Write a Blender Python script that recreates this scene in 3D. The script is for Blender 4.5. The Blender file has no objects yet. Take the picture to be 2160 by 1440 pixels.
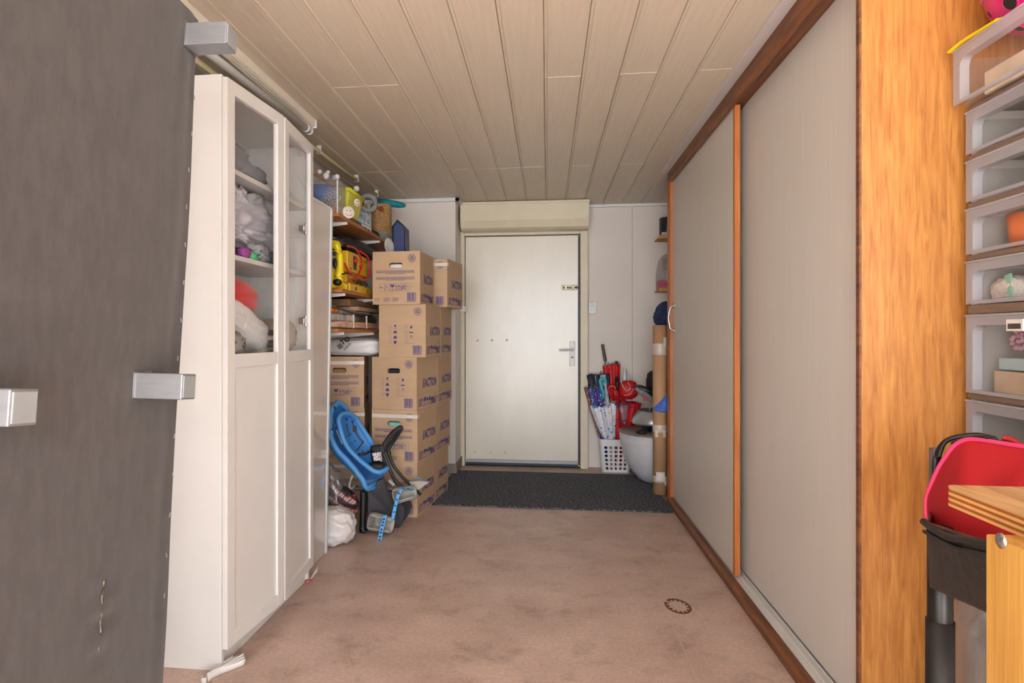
import bpy, bmesh, math, random
from mathutils import Vector, Matrix, noise
R = math.radians
random.seed(7)
# ------------------------------------------------------------------ camera, world, exposure
scene = bpy.context.scene
COL = scene.collection
FP, PX0, PY0, CAMH = 1383.0, 980.0, 705.0, 1.14          # focal length in pixels of the 2160x1440 frame, principal point, eye height
TH = math.atan((1154 - PX0) / FP)
CT, ST = math.cos(TH), math.sin(TH)
cam_d = bpy.data.cameras.new('camera'); cam = bpy.data.objects.new('camera', cam_d); COL.objects.link(cam)
cam.location = (0, 0, CAMH); cam.rotation_euler = (math.pi / 2, 0, TH)
cam_d.sensor_width = 36; cam_d.lens = FP / 2160 * 36
cam_d.shift_x = (1080 - PX0) / 2160; cam_d.shift_y = (PY0 - 720) / 2160
cam_d.clip_start = 0.02; cam_d.clip_end = 100
scene.camera = cam
world = bpy.data.worlds.new('daylight'); scene.world = world; world.use_nodes = True
bg = world.node_tree.nodes['Background']; bg.inputs[0].default_value = (0.88, 0.94, 1.0, 1); bg.inputs[1].default_value = 5.6
sun_d = bpy.data.lights.new('sun', 'SUN'); sun = bpy.data.objects.new('sun', sun_d); COL.objects.link(sun)
sun_d.energy = 22; sun_d.angle = R(1.0); sun_d.color = (1.0, 1.0, 0.98); sun.rotation_euler = (R(46), 0, R(-8))      # high behind the camera, lights the drive and the first metres of floor
scene.view_settings.view_transform = 'Standard'; scene.view_settings.look = 'None'
scene.view_settings.gamma = 1; scene.view_settings.use_curve_mapping = False
scene.view_settings.exposure = 1.03

# ------------------------------------------------------------------ measuring helpers (room metres from picture measurements)
def ray(x, y):
    u = (x - PX0) / FP; v = -(y - PY0) / FP
    return Vector((u * CT - ST, u * ST + CT, v))
def onY(x, y, Y):
    r = ray(x, y); t = Y / r.y
    return Vector((r.x * t, Y, CAMH + r.z * t))
def onX(x, y, X):
    r = ray(x, y); t = X / r.x
    return Vector((X, r.y * t, CAMH + r.z * t))
def onZ(x, y, Z=0.0):
    r = ray(x, y); t = (Z - CAMH) / r.z
    return Vector((r.x * t, r.y * t, Z))

# ------------------------------------------------------------------ materials
def lin(c):
    o = []
    for v in c:
        v = v / 255.0
        o.append(v / 12.92 if v <= 0.04045 else ((v + 0.055) / 1.055) ** 2.4)
    return (o[0], o[1], o[2], 1.0)
MATS = {}
def mat(name, rgb, rough=0.6, var=0.06, scale=12.0, stretch=(1, 1, 1), bump=0.0, bscale=60.0, bstretch=(1, 1, 1), metal=0.0,
        spec=0.5, rgb2=None, detail=4.0, alpha=1.0, trans=0.0, coat=0.0, ramp=(0.35, 0.65), sheen=0.0, space='Object', subs=0.0):
    if name in MATS: return MATS[name]
    m = bpy.data.materials.new(name); m.use_nodes = True; MATS[name] = m
    nt = m.node_tree; N = nt.nodes; L = nt.links
    p = N['Principled BSDF']
    p.inputs['Roughness'].default_value = rough; p.inputs['Metallic'].default_value = metal
    p.inputs['Specular IOR Level'].default_value = spec
    p.inputs['Alpha'].default_value = alpha; p.inputs['Transmission Weight'].default_value = trans
    p.inputs['Coat Weight'].default_value = coat; p.inputs['Sheen Weight'].default_value = sheen
    if subs: p.inputs['Subsurface Weight'].default_value = subs
    c = lin(rgb)
    tc = N.new('ShaderNodeTexCoord'); mp = N.new('ShaderNodeMapping'); mp.inputs['Scale'].default_value = stretch
    L.new(tc.outputs[space], mp.inputs[0])
    nz = N.new('ShaderNodeTexNoise'); nz.inputs['Scale'].default_value = scale; nz.inputs['Detail'].default_value = detail
    nz.inputs['Roughness'].default_value = 0.6
    L.new(mp.outputs[0], nz.inputs[0])
    cr = N.new('ShaderNodeValToRGB'); cr.color_ramp.elements[0].position = ramp[0]; cr.color_ramp.elements[1].position = ramp[1]
    if rgb2 is None:
        cr.color_ramp.elements[0].color = tuple(max(0, v * (1 - var)) for v in c[:3]) + (1,)
        cr.color_ramp.elements[1].color = tuple(min(1, v * (1 + var)) for v in c[:3]) + (1,)
    else:
        cr.color_ramp.elements[0].color = c; cr.color_ramp.elements[1].color = lin(rgb2)
    L.new(nz.outputs[0], cr.inputs[0]); L.new(cr.outputs[0], p.inputs['Base Color'])
    if bump:
        mp2 = N.new('ShaderNodeMapping'); mp2.inputs['Scale'].default_value = bstretch; L.new(tc.outputs[space], mp2.inputs[0])
        n2 = N.new('ShaderNodeTexNoise'); n2.inputs['Scale'].default_value = bscale; n2.inputs['Detail'].default_value = 5
        L.new(mp2.outputs[0], n2.inputs[0])
        b = N.new('ShaderNodeBump'); b.inputs['Strength'].default_value = bump; b.inputs['Distance'].default_value = 0.01
        L.new(n2.outputs[0], b.inputs['Height']); L.new(b.outputs[0], p.inputs['Normal'])
    return m
def clear_mat(name, rgb, opacity=0.2, rough=0.15, fres=1.25):
    """thin clear plastic or glass: see-through sheet with a faint body colour and Fresnel gloss"""
    if name in MATS: return MATS[name]
    m = bpy.data.materials.new(name); m.use_nodes = True; MATS[name] = m
    nt = m.node_tree; N = nt.nodes; L = nt.links; N.remove(N['Principled BSDF'])
    out = N['Material Output']
    tr = N.new('ShaderNodeBsdfTransparent'); df = N.new('ShaderNodeBsdfDiffuse'); df.inputs[0].default_value = lin(rgb)
    tl = N.new('ShaderNodeBsdfTranslucent'); tl.inputs[0].default_value = lin(rgb)
    ad = N.new('ShaderNodeMixShader'); ad.inputs[0].default_value = 0.5; L.new(df.outputs[0], ad.inputs[1]); L.new(tl.outputs[0], ad.inputs[2])
    mx = N.new('ShaderNodeMixShader'); mx.inputs[0].default_value = opacity
    L.new(tr.outputs[0], mx.inputs[1]); L.new(ad.outputs[0], mx.inputs[2])
    gl = N.new('ShaderNodeBsdfGlossy'); gl.inputs['Roughness'].default_value = rough
    fr = N.new('ShaderNodeFresnel'); fr.inputs[0].default_value = fres
    ge = N.new('ShaderNodeNewGeometry'); iv = N.new('ShaderNodeMath'); iv.operation = 'SUBTRACT'; iv.inputs[0].default_value = 1; L.new(ge.outputs['Backfacing'], iv.inputs[1])
    mu = N.new('ShaderNodeMath'); mu.operation = 'MULTIPLY'; L.new(fr.outputs[0], mu.inputs[0]); L.new(iv.outputs[0], mu.inputs[1])
    m2 = N.new('ShaderNodeMixShader'); L.new(mu.outputs[0], m2.inputs[0]); L.new(mx.outputs[0], m2.inputs[1]); L.new(gl.outputs[0], m2.inputs[2])
    L.new(m2.outputs[0], out.inputs[0])
    return m
def pattern_mat(name, cols, scale=25.0, rough=0.6, base=(235, 235, 240), amount=0.5):
    """printed fabric: coloured blots on a ground colour"""
    if name in MATS: return MATS[name]
    m = bpy.data.materials.new(name); m.use_nodes = True; MATS[name] = m
    nt = m.node_tree; N = nt.nodes; L = nt.links; p = N['Principled BSDF']; p.inputs['Roughness'].default_value = rough
    tc = N.new('ShaderNodeTexCoord'); v = N.new('ShaderNodeTexVoronoi'); v.inputs['Scale'].default_value = scale
    L.new(tc.outputs['Object'], v.inputs[0])
    sep = N.new('ShaderNodeSeparateColor'); L.new(v.outputs['Color'], sep.inputs[0])
    cr = N.new('ShaderNodeValToRGB'); cr.color_ramp.interpolation = 'CONSTANT'
    for i, c in enumerate(cols):
        e = cr.color_ramp.elements[i] if i < 2 else cr.color_ramp.elements.new(i / len(cols))
        e.position = i / len(cols); e.color = lin(c)
    L.new(sep.outputs[0], cr.inputs[0])
    st = N.new('ShaderNodeMath'); st.operation = 'LESS_THAN'; st.inputs[1].default_value = amount; L.new(v.outputs['Distance'], st.inputs[0])
    mx = N.new('ShaderNodeMix'); mx.data_type = 'RGBA'; L.new(st.outputs[0], mx.inputs[0]); mx.inputs[6].default_value = lin(base)
    L.new(cr.outputs[0], mx.inputs[7]); L.new(mx.outputs[2], p.inputs['Base Color'])
    return m
def wood_mat(name, dark, light, axis=2, scale=6.0, rough=0.45, ring=9.0, bump=0.05, along=0.55):
    """grain running along one axis"""
    if name in MATS: return MATS[name]
    m = bpy.data.materials.new(name); m.use_nodes = True; MATS[name] = m
    nt = m.node_tree; N = nt.nodes; L = nt.links; p = N['Principled BSDF']; p.inputs['Roughness'].default_value = rough
    tc = N.new('ShaderNodeTexCoord'); mp = N.new('ShaderNodeMapping')
    s = [ring, ring, ring]; s[axis] = along; mp.inputs['Scale'].default_value = s; L.new(tc.outputs['Object'], mp.inputs[0])
    n1 = N.new('ShaderNodeTexNoise'); n1.inputs['Scale'].default_value = scale; n1.inputs['Detail'].default_value = 6; n1.inputs['Distortion'].default_value = 0.6
    L.new(mp.outputs[0], n1.inputs[0])
    mp2 = N.new('ShaderNodeMapping'); s2 = [90, 90, 90]; s2[axis] = 2.5; mp2.inputs['Scale'].default_value = s2; L.new(tc.outputs['Object'], mp2.inputs[0])
    n2 = N.new('ShaderNodeTexNoise'); n2.inputs['Scale'].default_value = 4; n2.inputs['Detail'].default_value = 3; L.new(mp2.outputs[0], n2.inputs[0])
    ma = N.new('ShaderNodeMath'); ma.operation = 'MULTIPLY_ADD'; L.new(n2.outputs[0], ma.inputs[0]); ma.inputs[1].default_value = 0.45; L.new(n1.outputs[0], ma.inputs[2])
    cr = N.new('ShaderNodeValToRGB'); cr.color_ramp.elements[0].position = 0.5; cr.color_ramp.elements[1].position = 0.95
    cr.color_ramp.elements[0].color = lin(dark); cr.color_ramp.elements[1].color = lin(light)
    L.new(ma.outputs[0], cr.inputs[0]); L.new(cr.outputs[0], p.inputs['Base Color'])
    b = N.new('ShaderNodeBump'); b.inputs['Strength'].default_value = bump; b.inputs['Distance'].default_value = 0.004
    L.new(ma.outputs[0], b.inputs['Height']); L.new(b.outputs[0], p.inputs['Normal'])
    return m

# ------------------------------------------------------------------ mesh builder
def rot_to(d, up=Vector((0, 0, 1))):
    d = d.normalized()
    if abs(d.dot(up)) > 0.98: up = Vector((0, 1, 0))
    a = up.cross(d).normalized(); b = d.cross(a).normalized()
    return a, b
class MB:
    def __init__(s): s.v = []; s.f = []; s.sm = []
    def add(s, vs, fs, smooth=False):
        o = len(s.v); s.v += [Vector(v) for v in vs]
        for f in fs: s.f.append([i + o for i in f]); s.sm.append(smooth)
        return s
    def box(s, lo, hi, mtx=None):
        x0, y0, z0 = lo; x1, y1, z1 = hi
        vs = [Vector(p) for p in ((x0,y0,z0),(x1,y0,z0),(x1,y1,z0),(x0,y1,z0),(x0,y0,z1),(x1,y0,z1),(x1,y1,z1),(x0,y1,z1))]
        if mtx is not None: vs = [mtx @ v for v in vs]
        return s.add(vs, [(3,2,1,0),(4,5,6,7),(0,1,5,4),(1,2,6,5),(2,3,7,6),(3,0,4,7)])
    def hexa(s, b, t):          # four bottom and four top corners, counter-clockwise seen from above
        return s.add(list(b) + list(t), [(3,2,1,0),(4,5,6,7),(0,1,5,4),(1,2,6,5),(2,3,7,6),(3,0,4,7)])
    def prism(s, poly, off):    # closed polygon of 3D points extruded by a vector
        n = len(poly); off = Vector(off)
        vs = [Vector(p) for p in poly] + [Vector(p) + off for p in poly]
        return s.add(vs, [tuple(range(n - 1, -1, -1)), tuple(range(n, 2 * n))] + [(i, (i + 1) % n, n + (i + 1) % n, n + i) for i in range(n)])
    def tube(s, pts, r, seg=10, cap=True, closed=False, flat=1.0, up=Vector((0, 0, 1))):
        pts = [Vector(p) for p in pts]; n = len(pts); vs = []; fs = []
        for i, p in enumerate(pts):
            if closed: d = pts[(i + 1) % n] - pts[i - 1]
            else: d = pts[min(i + 1, n - 1)] - pts[max(i - 1, 0)]
            a, b = rot_to(d, up); rr = r[min(i, len(r) - 1)] if isinstance(r, (list, tuple)) else r
            for k in range(seg):
                t = 2 * math.pi * k / seg
                vs.append(p + a * math.cos(t) * rr + b * math.sin(t) * rr * flat)
        m = n if closed else n - 1
        for i in range(m):
            j = (i + 1) % n
            for k in range(seg):
                k2 = (k + 1) % seg
                fs.append((i * seg + k, i * seg + k2, j * seg + k2, j * seg + k))
        if cap and not closed:
            fs.append(tuple(range(seg - 1, -1, -1))); fs.append(tuple((n - 1) * seg + k for k in range(seg)))
        return s.add(vs, fs, True)
    def lathe(s, prof, c, axis=Vector((0, 0, 1)), seg=32, fold=None):
        axis = Vector(axis).normalized(); a, b = rot_to(axis); c = Vector(c); vs = []; fs = []; n = len(prof)
        for (r, h) in prof:
            for k in range(seg):
                t = 2 * math.pi * k / seg; rr = r * (fold(t, h) if fold else 1)
                vs.append(c + axis * h + (a * math.cos(t) + b * math.sin(t)) * rr)
        for i in range(n - 1):
            for k in range(seg):
                k2 = (k + 1) % seg
                fs.append((i * seg + k, i * seg + k2, (i + 1) * seg + k2, (i + 1) * seg + k))
        return s.add(vs, fs, True)
    def ball(s, c, r, seg=14, rings=9, mtx=None):
        c = Vector(c); r = Vector(r) if not isinstance(r, (int, float)) else Vector((r, r, r)); vs = []; fs = []
        for i in range(rings + 1):
            ph = math.pi * i / rings
            for k in range(seg):
                t = 2 * math.pi * k / seg
                q = Vector((math.sin(ph) * math.cos(t) * r.x, math.sin(ph) * math.sin(t) * r.y, -math.cos(ph) * r.z))
                if mtx: q = mtx @ q
                vs.append(c + q)
        for i in range(rings):
            for k in range(seg):
                k2 = (k + 1) % seg; fs.append((i * seg + k, i * seg + k2, (i + 1) * seg + k2, (i + 1) * seg + k))
        return s.add(vs, fs, True)
    def grid(s, fn, nu, nv, smooth=True):
        vs = [fn(i / nu, j / nv) for j in range(nv + 1) for i in range(nu + 1)]
        fs = [(j * (nu + 1) + i, j * (nu + 1) + i + 1, (j + 1) * (nu + 1) + i + 1, (j + 1) * (nu + 1) + i) for j in range(nv) for i in range(nu)]
        return s.add(vs, fs, smooth)
    def lump(s, c, size, seed=0, pw=0.75, fold=0.12, fs_=3.0, seg=40, rings=26, mtx=None, ridge=True, flatb=0.0):
        """soft stuffed or crumpled shape: rounded block with creases"""
        c = Vector(c); sz = Vector(size); vs = []; fs = []
        def sp(v, e): return math.copysign(abs(v) ** e, v)
        for i in range(rings + 1):
            ph = math.pi * i / rings - math.pi / 2
            for k in range(seg):
                t = 2 * math.pi * k / seg
                d = Vector((sp(math.cos(ph), pw) * sp(math.cos(t), pw), sp(math.cos(ph), pw) * sp(math.sin(t), pw), sp(math.sin(ph), pw)))
                q = Vector((d.x * fs_, d.y * fs_, d.z * fs_)) + Vector((seed * 7.3, seed * 3.1, seed * 1.7))
                w = q + Vector((noise.noise(q * 0.7), noise.noise(q * 0.7 + Vector((5, 5, 5))), 0)) * 1.2
                nn = noise.noise(w)
                n_ = (1 - abs(nn) * 2.4) if ridge else nn
                n_ += 0.4 * noise.noise(w * 2.3)
                k_ = 1 + fold * n_
                p = Vector((d.x * sz.x * k_, d.y * sz.y * k_, d.z * sz.z * k_))
                if flatb and p.z < -sz.z * flatb: p.z = -sz.z * flatb
                if mtx: p = mtx @ p
                vs.append(c + p)
        for i in range(rings):
            for k in range(seg):
                k2 = (k + 1) % seg; fs.append((i * seg + k, i * seg + k2, (i + 1) * seg + k2, (i + 1) * seg + k))
        return s.add(vs, fs, True)
    def mesh(s, name, inv=None):
        me = bpy.data.meshes.new(name)
        vs = [inv @ v for v in s.v] if inv is not None else s.v
        me.from_pydata([tuple(v) for v in vs], [], s.f); me.polygons.foreach_set('use_smooth', s.sm); me.update()
        return me
ROOT = {}
def thing(name, label, cat, loc=(0, 0, 0), rz=0.0, group=None, kind=None):
    o = bpy.data.objects.new(name, None); COL.objects.link(o); o.location = loc; o.rotation_euler = (0, 0, rz)
    o.empty_display_size = 0.05
    ROOT[o] = Matrix.Translation(Vector(loc)) @ Matrix.Rotation(rz, 4, 'Z')
    if kind: o['kind'] = kind
    else:
        o['label'] = label; o['category'] = cat
        if group: o['group'] = group
    return o
def rootm(o):
    while o.parent: o = o.parent
    return ROOT[o]
def finish(o, bevel, solid, sub):
    if solid:
        md = o.modifiers.new('thickness', 'SOLIDIFY'); md.thickness = solid; md.offset = 0
    if bevel:
        md = o.modifiers.new('edges', 'BEVEL'); md.width = bevel; md.segments = 2; md.limit_method = 'ANGLE'; md.angle_limit = R(40)
        md.harden_normals = False
    if sub:
        md = o.modifiers.new('smooth', 'SUBSURF'); md.levels = sub; md.render_levels = sub
def part(parent, name, mb, m, bevel=0.0, solid=0.0, sub=0, local=False, label=None, kind=None):
    """a part: coordinates in the room (or in the frame of its thing with local=True)"""
    me = mb if isinstance(mb, bpy.types.Mesh) else mb.mesh(name, None if local else rootm(parent).inverted())
    o = bpy.data.objects.new(name, me); COL.objects.link(o); o.parent = parent
    if m and not me.materials: me.materials.append(m)
    finish(o, bevel, solid, sub)
    if label: o['label'] = label
    if kind: o['kind'] = kind
    return o
def solo(name, mb, m, label, cat, loc=None, group=None, bevel=0.0, solid=0.0, sub=0, kind=None):
    """a thing of one mesh, origin at its base"""
    if loc is None:
        n = len(mb.v); loc = Vector((sum(v.x for v in mb.v) / n, sum(v.y for v in mb.v) / n, min(v.z for v in mb.v)))
    loc = Vector(loc); me = mb.mesh(name, Matrix.Translation(-loc))
    o = bpy.data.objects.new(name, me); COL.objects.link(o); o.location = loc; ROOT[o] = Matrix.Translation(loc)
    if m: me.materials.append(m)
    finish(o, bevel, solid, sub)
    if kind: o['kind'] = kind
    if kind != 'structure': o['label'] = label; o['category'] = cat
    if group: o['group'] = group
    return o
def struct(name, mb, m, bevel=0.0): return solo(name, mb, m, None, None, loc=(0, 0, 0), bevel=bevel, kind='structure')
_txt = {}
def text_geo(s, bold=0.0):
    """outline mesh of a line of text, 1 unit high capitals, left aligned at the origin"""
    if (s, bold) in _txt: return _txt[(s, bold)]
    cu = bpy.data.curves.new('lettering', 'FONT'); cu.body = s; cu.offset = bold; cu.resolution_u = 2
    ob = bpy.data.objects.new('lettering', cu); COL.objects.link(ob); bpy.context.view_layer.update()
    me = bpy.data.meshes.new_from_object(ob.evaluated_get(bpy.context.evaluated_depsgraph_get()))
    vs = [v.co.copy() for v in me.vertices]; fs = [tuple(p.vertices) for p in me.polygons]
    bpy.data.objects.remove(ob); bpy.data.curves.remove(cu); bpy.data.meshes.remove(me)
    ys = [v.y for v in vs]; xs = [v.x for v in vs]; h = max(ys) - min(ys); k = 1 / h
    vs = [((v.x - min(xs)) * k, (v.y - min(ys)) * k) for v in vs]
    _txt[(s, bold)] = (vs, fs, (max(xs) - min(xs)) * k)
    return _txt[(s, bold)]
def curve_pts(pts, n=8):
    """Catmull-Rom through points"""
    P = [Vector(p) for p in pts]; out = []
    for i in range(len(P) - 1):
        p0 = P[max(i - 1, 0)]; p1 = P[i]; p2 = P[i + 1]; p3 = P[min(i + 2, len(P) - 1)]
        for k in range(n):
            t = k / n
            out.append(0.5 * ((2 * p1) + (p2 - p0) * t + (2 * p0 - 5 * p1 + 4 * p2 - p3) * t * t + (3 * p1 - p0 - 3 * p2 + p3) * t ** 3))
    out.append(P[-1]); return out
def resample(pts, n):
    L = [0]
    for i in range(1, len(pts)): L.append(L[-1] + (pts[i] - pts[i - 1]).length)
    out = []; j = 0
    for k in range(n):
        d = L[-1] * k / (n - 1)
        while j < len(L) - 2 and L[j + 1] < d: j += 1
        seg = L[j + 1] - L[j]; t = (d - L[j]) / seg if seg else 0
        out.append(pts[j].lerp(pts[j + 1], t))
    return out

# ------------------------------------------------------------------ common materials
WHITE = mat('white_lacquer', (222, 222, 221), 0.35, 0.02, 5)
CREAM = mat('cream_paint', (214, 203, 178), 0.45, 0.03, 6)
BLACK = mat('black_plastic', (26, 26, 28), 0.45, 0.1, 20)
DARKGREY = mat('charcoal_plastic', (52, 54, 60), 0.5, 0.08, 20)
GREYPL = mat('grey_plastic', (165, 163, 156), 0.5, 0.04, 10)
STEEL = mat('steel', (190, 190, 190), 0.28, 0.05, 20, metal=1.0)
ALU = mat('brushed_aluminium', (142, 144, 148), 0.42, 0.06, 14, (1, 1, 6), metal=0.5)
RED = mat('red_cloth', (196, 22, 28), 0.6, 0.15, 9)
CARD = mat('corrugated_cardboard', (194, 164, 132), 0.75, 0.05, 5, (1, 1, 3))
CARDIN = mat('cardboard_inside', (150, 116, 84), 0.85, 0.06, 8)
INK = mat('blue_print', (70, 66, 130), 0.7, 0.18, 60)
TAPE = mat('white_tape', (222, 217, 210), 0.4, 0.06, 25)
# ================================================================== THE SETTING
ZC, XL, XR, YB, YF = 2.25, -1.50, 1.70, 5.72, -2.3
M_FLOOR = mat('vinyl_floor', (183, 157, 145), 0.40, 0.1, 3.2, rgb2=(210, 184, 172), detail=8, ramp=(0.3, 0.7), bump=0.12, bscale=140)
def dirty(m, spots):
    """wear and dirt with shapes of their own, mixed over the base colour in room coordinates"""
    nt = m.node_tree; N = nt.nodes; L = nt.links; p = N['Principled BSDF']
    src = p.inputs['Base Color'].links[0].from_socket
    tc = N.new('ShaderNodeTexCoord')
    n = N.new('ShaderNodeTexNoise'); n.inputs['Scale'].default_value = 5.0; n.inputs['Detail'].default_value = 9; n.inputs['Roughness'].default_value = 0.72; n.inputs['Distortion'].default_value = 0.25
    mp = N.new('ShaderNodeMapping'); mp.inputs['Scale'].default_value = (1.0, 1.15, 1); L.new(tc.outputs['Object'], mp.inputs[0]); L.new(mp.outputs[0], n.inputs[0])
    cr = N.new('ShaderNodeValToRGB'); cr.color_ramp.elements[0].position = 0.51; cr.color_ramp.elements[1].position = 0.82
    L.new(n.outputs[0], cr.inputs[0])
    sc = N.new('ShaderNodeMath'); sc.operation = 'MULTIPLY'; sc.inputs[1].default_value = spots; L.new(cr.outputs[0], sc.inputs[0])
    mx = N.new('ShaderNodeMix'); mx.data_type = 'RGBA'; L.new(sc.outputs[0], mx.inputs[0]); L.new(src, mx.inputs[6]); mx.inputs[7].default_value = lin((92, 68, 54))
    n3 = N.new('ShaderNodeTexNoise'); n3.inputs['Scale'].default_value = 70; n3.inputs['Detail'].default_value = 3; L.new(tc.outputs['Object'], n3.inputs[0])
    cr3 = N.new('ShaderNodeValToRGB'); cr3.color_ramp.elements[0].position = 0.3; cr3.color_ramp.elements[1].position = 0.7
    cr3.color_ramp.elements[0].color = (0.86, 0.86, 0.86, 1); cr3.color_ramp.elements[1].color = (1.1, 1.1, 1.1, 1); L.new(n3.outputs[0], cr3.inputs[0])
    m2 = N.new('ShaderNodeMix'); m2.data_type = 'RGBA'; m2.blend_type = 'MULTIPLY'; m2.inputs[0].default_value = 1
    L.new(mx.outputs[2], m2.inputs[6]); L.new(cr3.outputs[0], m2.inputs[7]); L.new(m2.outputs[2], p.inputs['Base Color'])
dirty(M_FLOOR, 0.75)
M_WALL = mat('painted_wallboard', (222, 214, 207), 0.6, 0.02, 3, bump=0.03, bscale=90)
M_PAVE = mat('concrete_paving', (190, 187, 180), 0.8, 0.08, 6)
floor = struct('floor', MB().box((XL - 0.1, YF, -0.1), (XR + 0.1, YB + 0.1, 0)), M_FLOOR)
struct('floor_outside', MB().box((-9, -14, -0.12), (9, YF, -0.02)), M_PAVE)  # unseen ground outside, added to bounce daylight into the room
# seam in the vinyl and the brown tread mark
a, b = onZ(1335, 1130), onZ(1474, 1440)
d = (b - a).normalized(); b = b + d * 1.2; nrm = Vector((-d.y, d.x, 0)) * 0.0016
up = Vector((0, 0, 0.0006))
part(floor, 'seam', MB().hexa([a + nrm, b + nrm, b - nrm, a - nrm][::-1], [p + up for p in [a + nrm, b + nrm, b - nrm, a - nrm][::-1]]), mat('seam_sealer', (196, 172, 156), 0.5))
mk = MB(); c0 = onZ(1430, 1278)
e1 = (onZ(1459, 1288) - c0); e2 = (onZ(1436, 1265) - c0)
for k in range(26):
    t0 = 2 * math.pi * k / 26; t1 = t0 + 0.245
    if 11 < k < 13: continue
    rr = 0.64 if k % 2 else 0.80
    q = [c0 + e1 * math.cos(t) * r_ + e2 * math.sin(t) * r_ for (t, r_) in ((t0, rr), (t1, rr), (t1, 1.0), (t0, 1.0))]
    mk.add([p + Vector((0, 0, 0.0005)) for p in q], [(0, 1, 2, 3)])
part(floor, 'tread_mark', mk, mat('dried_mud', (104, 72, 52), 0.8, 0.2, 60))
# walls
struct('wall_left', MB().box((XL - 0.1, YF, 0), (XL, YB + 0.1, ZC + 0.1)), M_WALL)
wb = struct('wall_back', MB().box((XL, YB, 0), (XR, YB + 0.1, ZC + 0.1)), M_WALL)
for xx in (0.72,):
    part(wb, 'panel_joint', MB().box((xx - 0.004, YB - 0.0015, 0.0), (xx + 0.004, YB, ZC)), mat('joint_filler', (196, 184, 172), 0.6))
struct('wall_right', MB().box((XR, YF, 0), (XR + 0.1, YB, ZC + 0.1)), M_WALL)
PILX = -0.742
struct('wall_pillar', MB().box((XL, 5.30, 0), (PILX, YB, ZC)), M_WALL)
struct('baseboard_pillar', MB().box((PILX - 0.3, 5.285, 0), (PILX + 0.012, 5.66, 0.085)), mat('grey_skirting', (138, 130, 120), 0.6, 0.08, 20), 0.003)
struct('trim_1', MB().box((XL, 5.262, ZC - 0.03), (PILX + 0.04, 5.30, ZC)).box((PILX, 5.262, ZC - 0.03), (PILX + 0.04, 5.55, ZC)), WHITE, 0.004)
struct('trim_2', MB().box((0.345, YB - 0.03, ZC - 0.025), (1.45, YB, ZC)), WHITE, 0.004)
# ceiling of moulded planks
M_PLANK = mat('grained_ceiling_plank', (208, 195, 176), 0.42, 0.035, 5.0, (14, 0.6, 1), bump=0.22, bscale=9.0, bstretch=(10, 0.5, 10))
ceil = struct('ceiling', MB().box((XL - 0.1, YF, ZC + 0.012), (XR + 0.1, YB + 0.1, ZC + 0.1)), M_PLANK)
PITCH = 0.1595
prof = [(0.0, 0.006), (0.0012, 0.0), (0.0035, -0.0024), (0.0075, -0.0028), (0.0105, -0.0004), (0.0125, 0.0022), (0.0155, 0.0), (PITCH - 0.005, 0.0), (PITCH - 0.0015, 0.0022), (PITCH - 0.0004, 0.006)]
PLM = {}
def plank_mesh(L):
    k = round(L, 3)
    if k not in PLM:
        mb = MB(); n = len(prof)
        mb.add([Vector((x, 0, z)) for x, z in prof] + [Vector((x, L - 0.0015, z)) for x, z in prof],
               [(i, n + i, n + i + 1, i + 1) for i in range(n - 1)] + [tuple(range(n - 1, -1, -1)), tuple(range(n, 2 * n))])
        me = mb.mesh('plank'); me.materials.append(M_PLANK); PLM[k] = me
    return PLM[k]
j_a = [YF, -0.15, 2.853, YB]; j_b = [YF, 1.30, 4.37, YB]
for k in range(-2, 18):
    x = -1.1285 + PITCH * k
    if x > XR: break
    for i, (y0, y1) in enumerate(zip((j_a if k in (1, 2, 7, 9, 11, -2, 13, 15) else j_b)[:-1], (j_a if k in (1, 2, 7, 9, 11, -2, 13, 15) else j_b)[1:])):
        o = part(ceil, 'plank', plank_mesh(y1 - y0), None, local=True); o.location = (x, y0, ZC - 0.0012 * i)
# ridges where the plank skin has blistered
bl = MB()
for pts in ([(455, 12), (505, 20), (540, 48), (562, 62)], [(565, 72), (590, 84), (605, 90)], [(607, 133), (640, 146), (662, 165)], [(680, 190), (700, 202), (712, 205)], [(715, 184), (740, 205), (775, 210), (792, 210)]):
    q = curve_pts([onZ(x, y, ZC + 0.0008) for x, y in pts], 6)
    bl.tube(q, [0.0006 + 0.0026 * math.sin(math.pi * i / (len(q) - 1)) for i in range(len(q))], 8)
part(ceil, 'blister', bl, M_PLANK)

# ------------------------------------------------------------------ back door with frame
M_DOOR = mat('worn_white_door', (226, 219, 206), 0.22, 0.03, 7, (1, 1, 0.4), bump=0.10, bscale=9, bstretch=(1, 1, .35))
door = thing('door_1', None, None, (-0.215, 5.70, 0), kind='structure')
DX0, DX1, DZ0, DZ1 = -0.705, 0.262, 0.03, 1.985
leaf = part(door, 'door_leaf', MB().box((DX0, 5.665, DZ0), (DX1, 5.705, DZ1)), M_DOOR, 0.002)
fr = MB().box((-0.752, 5.64, 0), (DX0 - 0.004, 5.72, 2.03)).box((DX1 + 0.018, 5.64, 0), (0.345, 5.72, 2.03)).box((DX0 - 0.004, 5.64, DZ1 + 0.008), (DX1 + 0.018, 5.72, 2.03))
part(door, 'door_frame', fr, CREAM, 0.004)
part(door, 'gap_seal', MB().box((DX1 + 0.001, 5.70, 0.02), (DX1 + 0.017, 5.715, DZ1)).box((DX0, 5.70, 0.002), (DX1, 5.715, DZ0)), BLACK)
part(door, 'drip_rail', MB().box((DX0 + 0.01, 5.652, DZ0 + 0.002), (DX1 - 0.004, 5.665, DZ0 + 0.03)), ALU, 0.002)
SATIN = mat('satin_white_metal', (214, 214, 212), 0.35, 0.03)
hp = part(door, 'handle_plate', MB().box((0.190, 5.655, 0.870), (0.236, 5.666, 1.082)), SATIN, 0.003)
hy = 5.61
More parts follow.
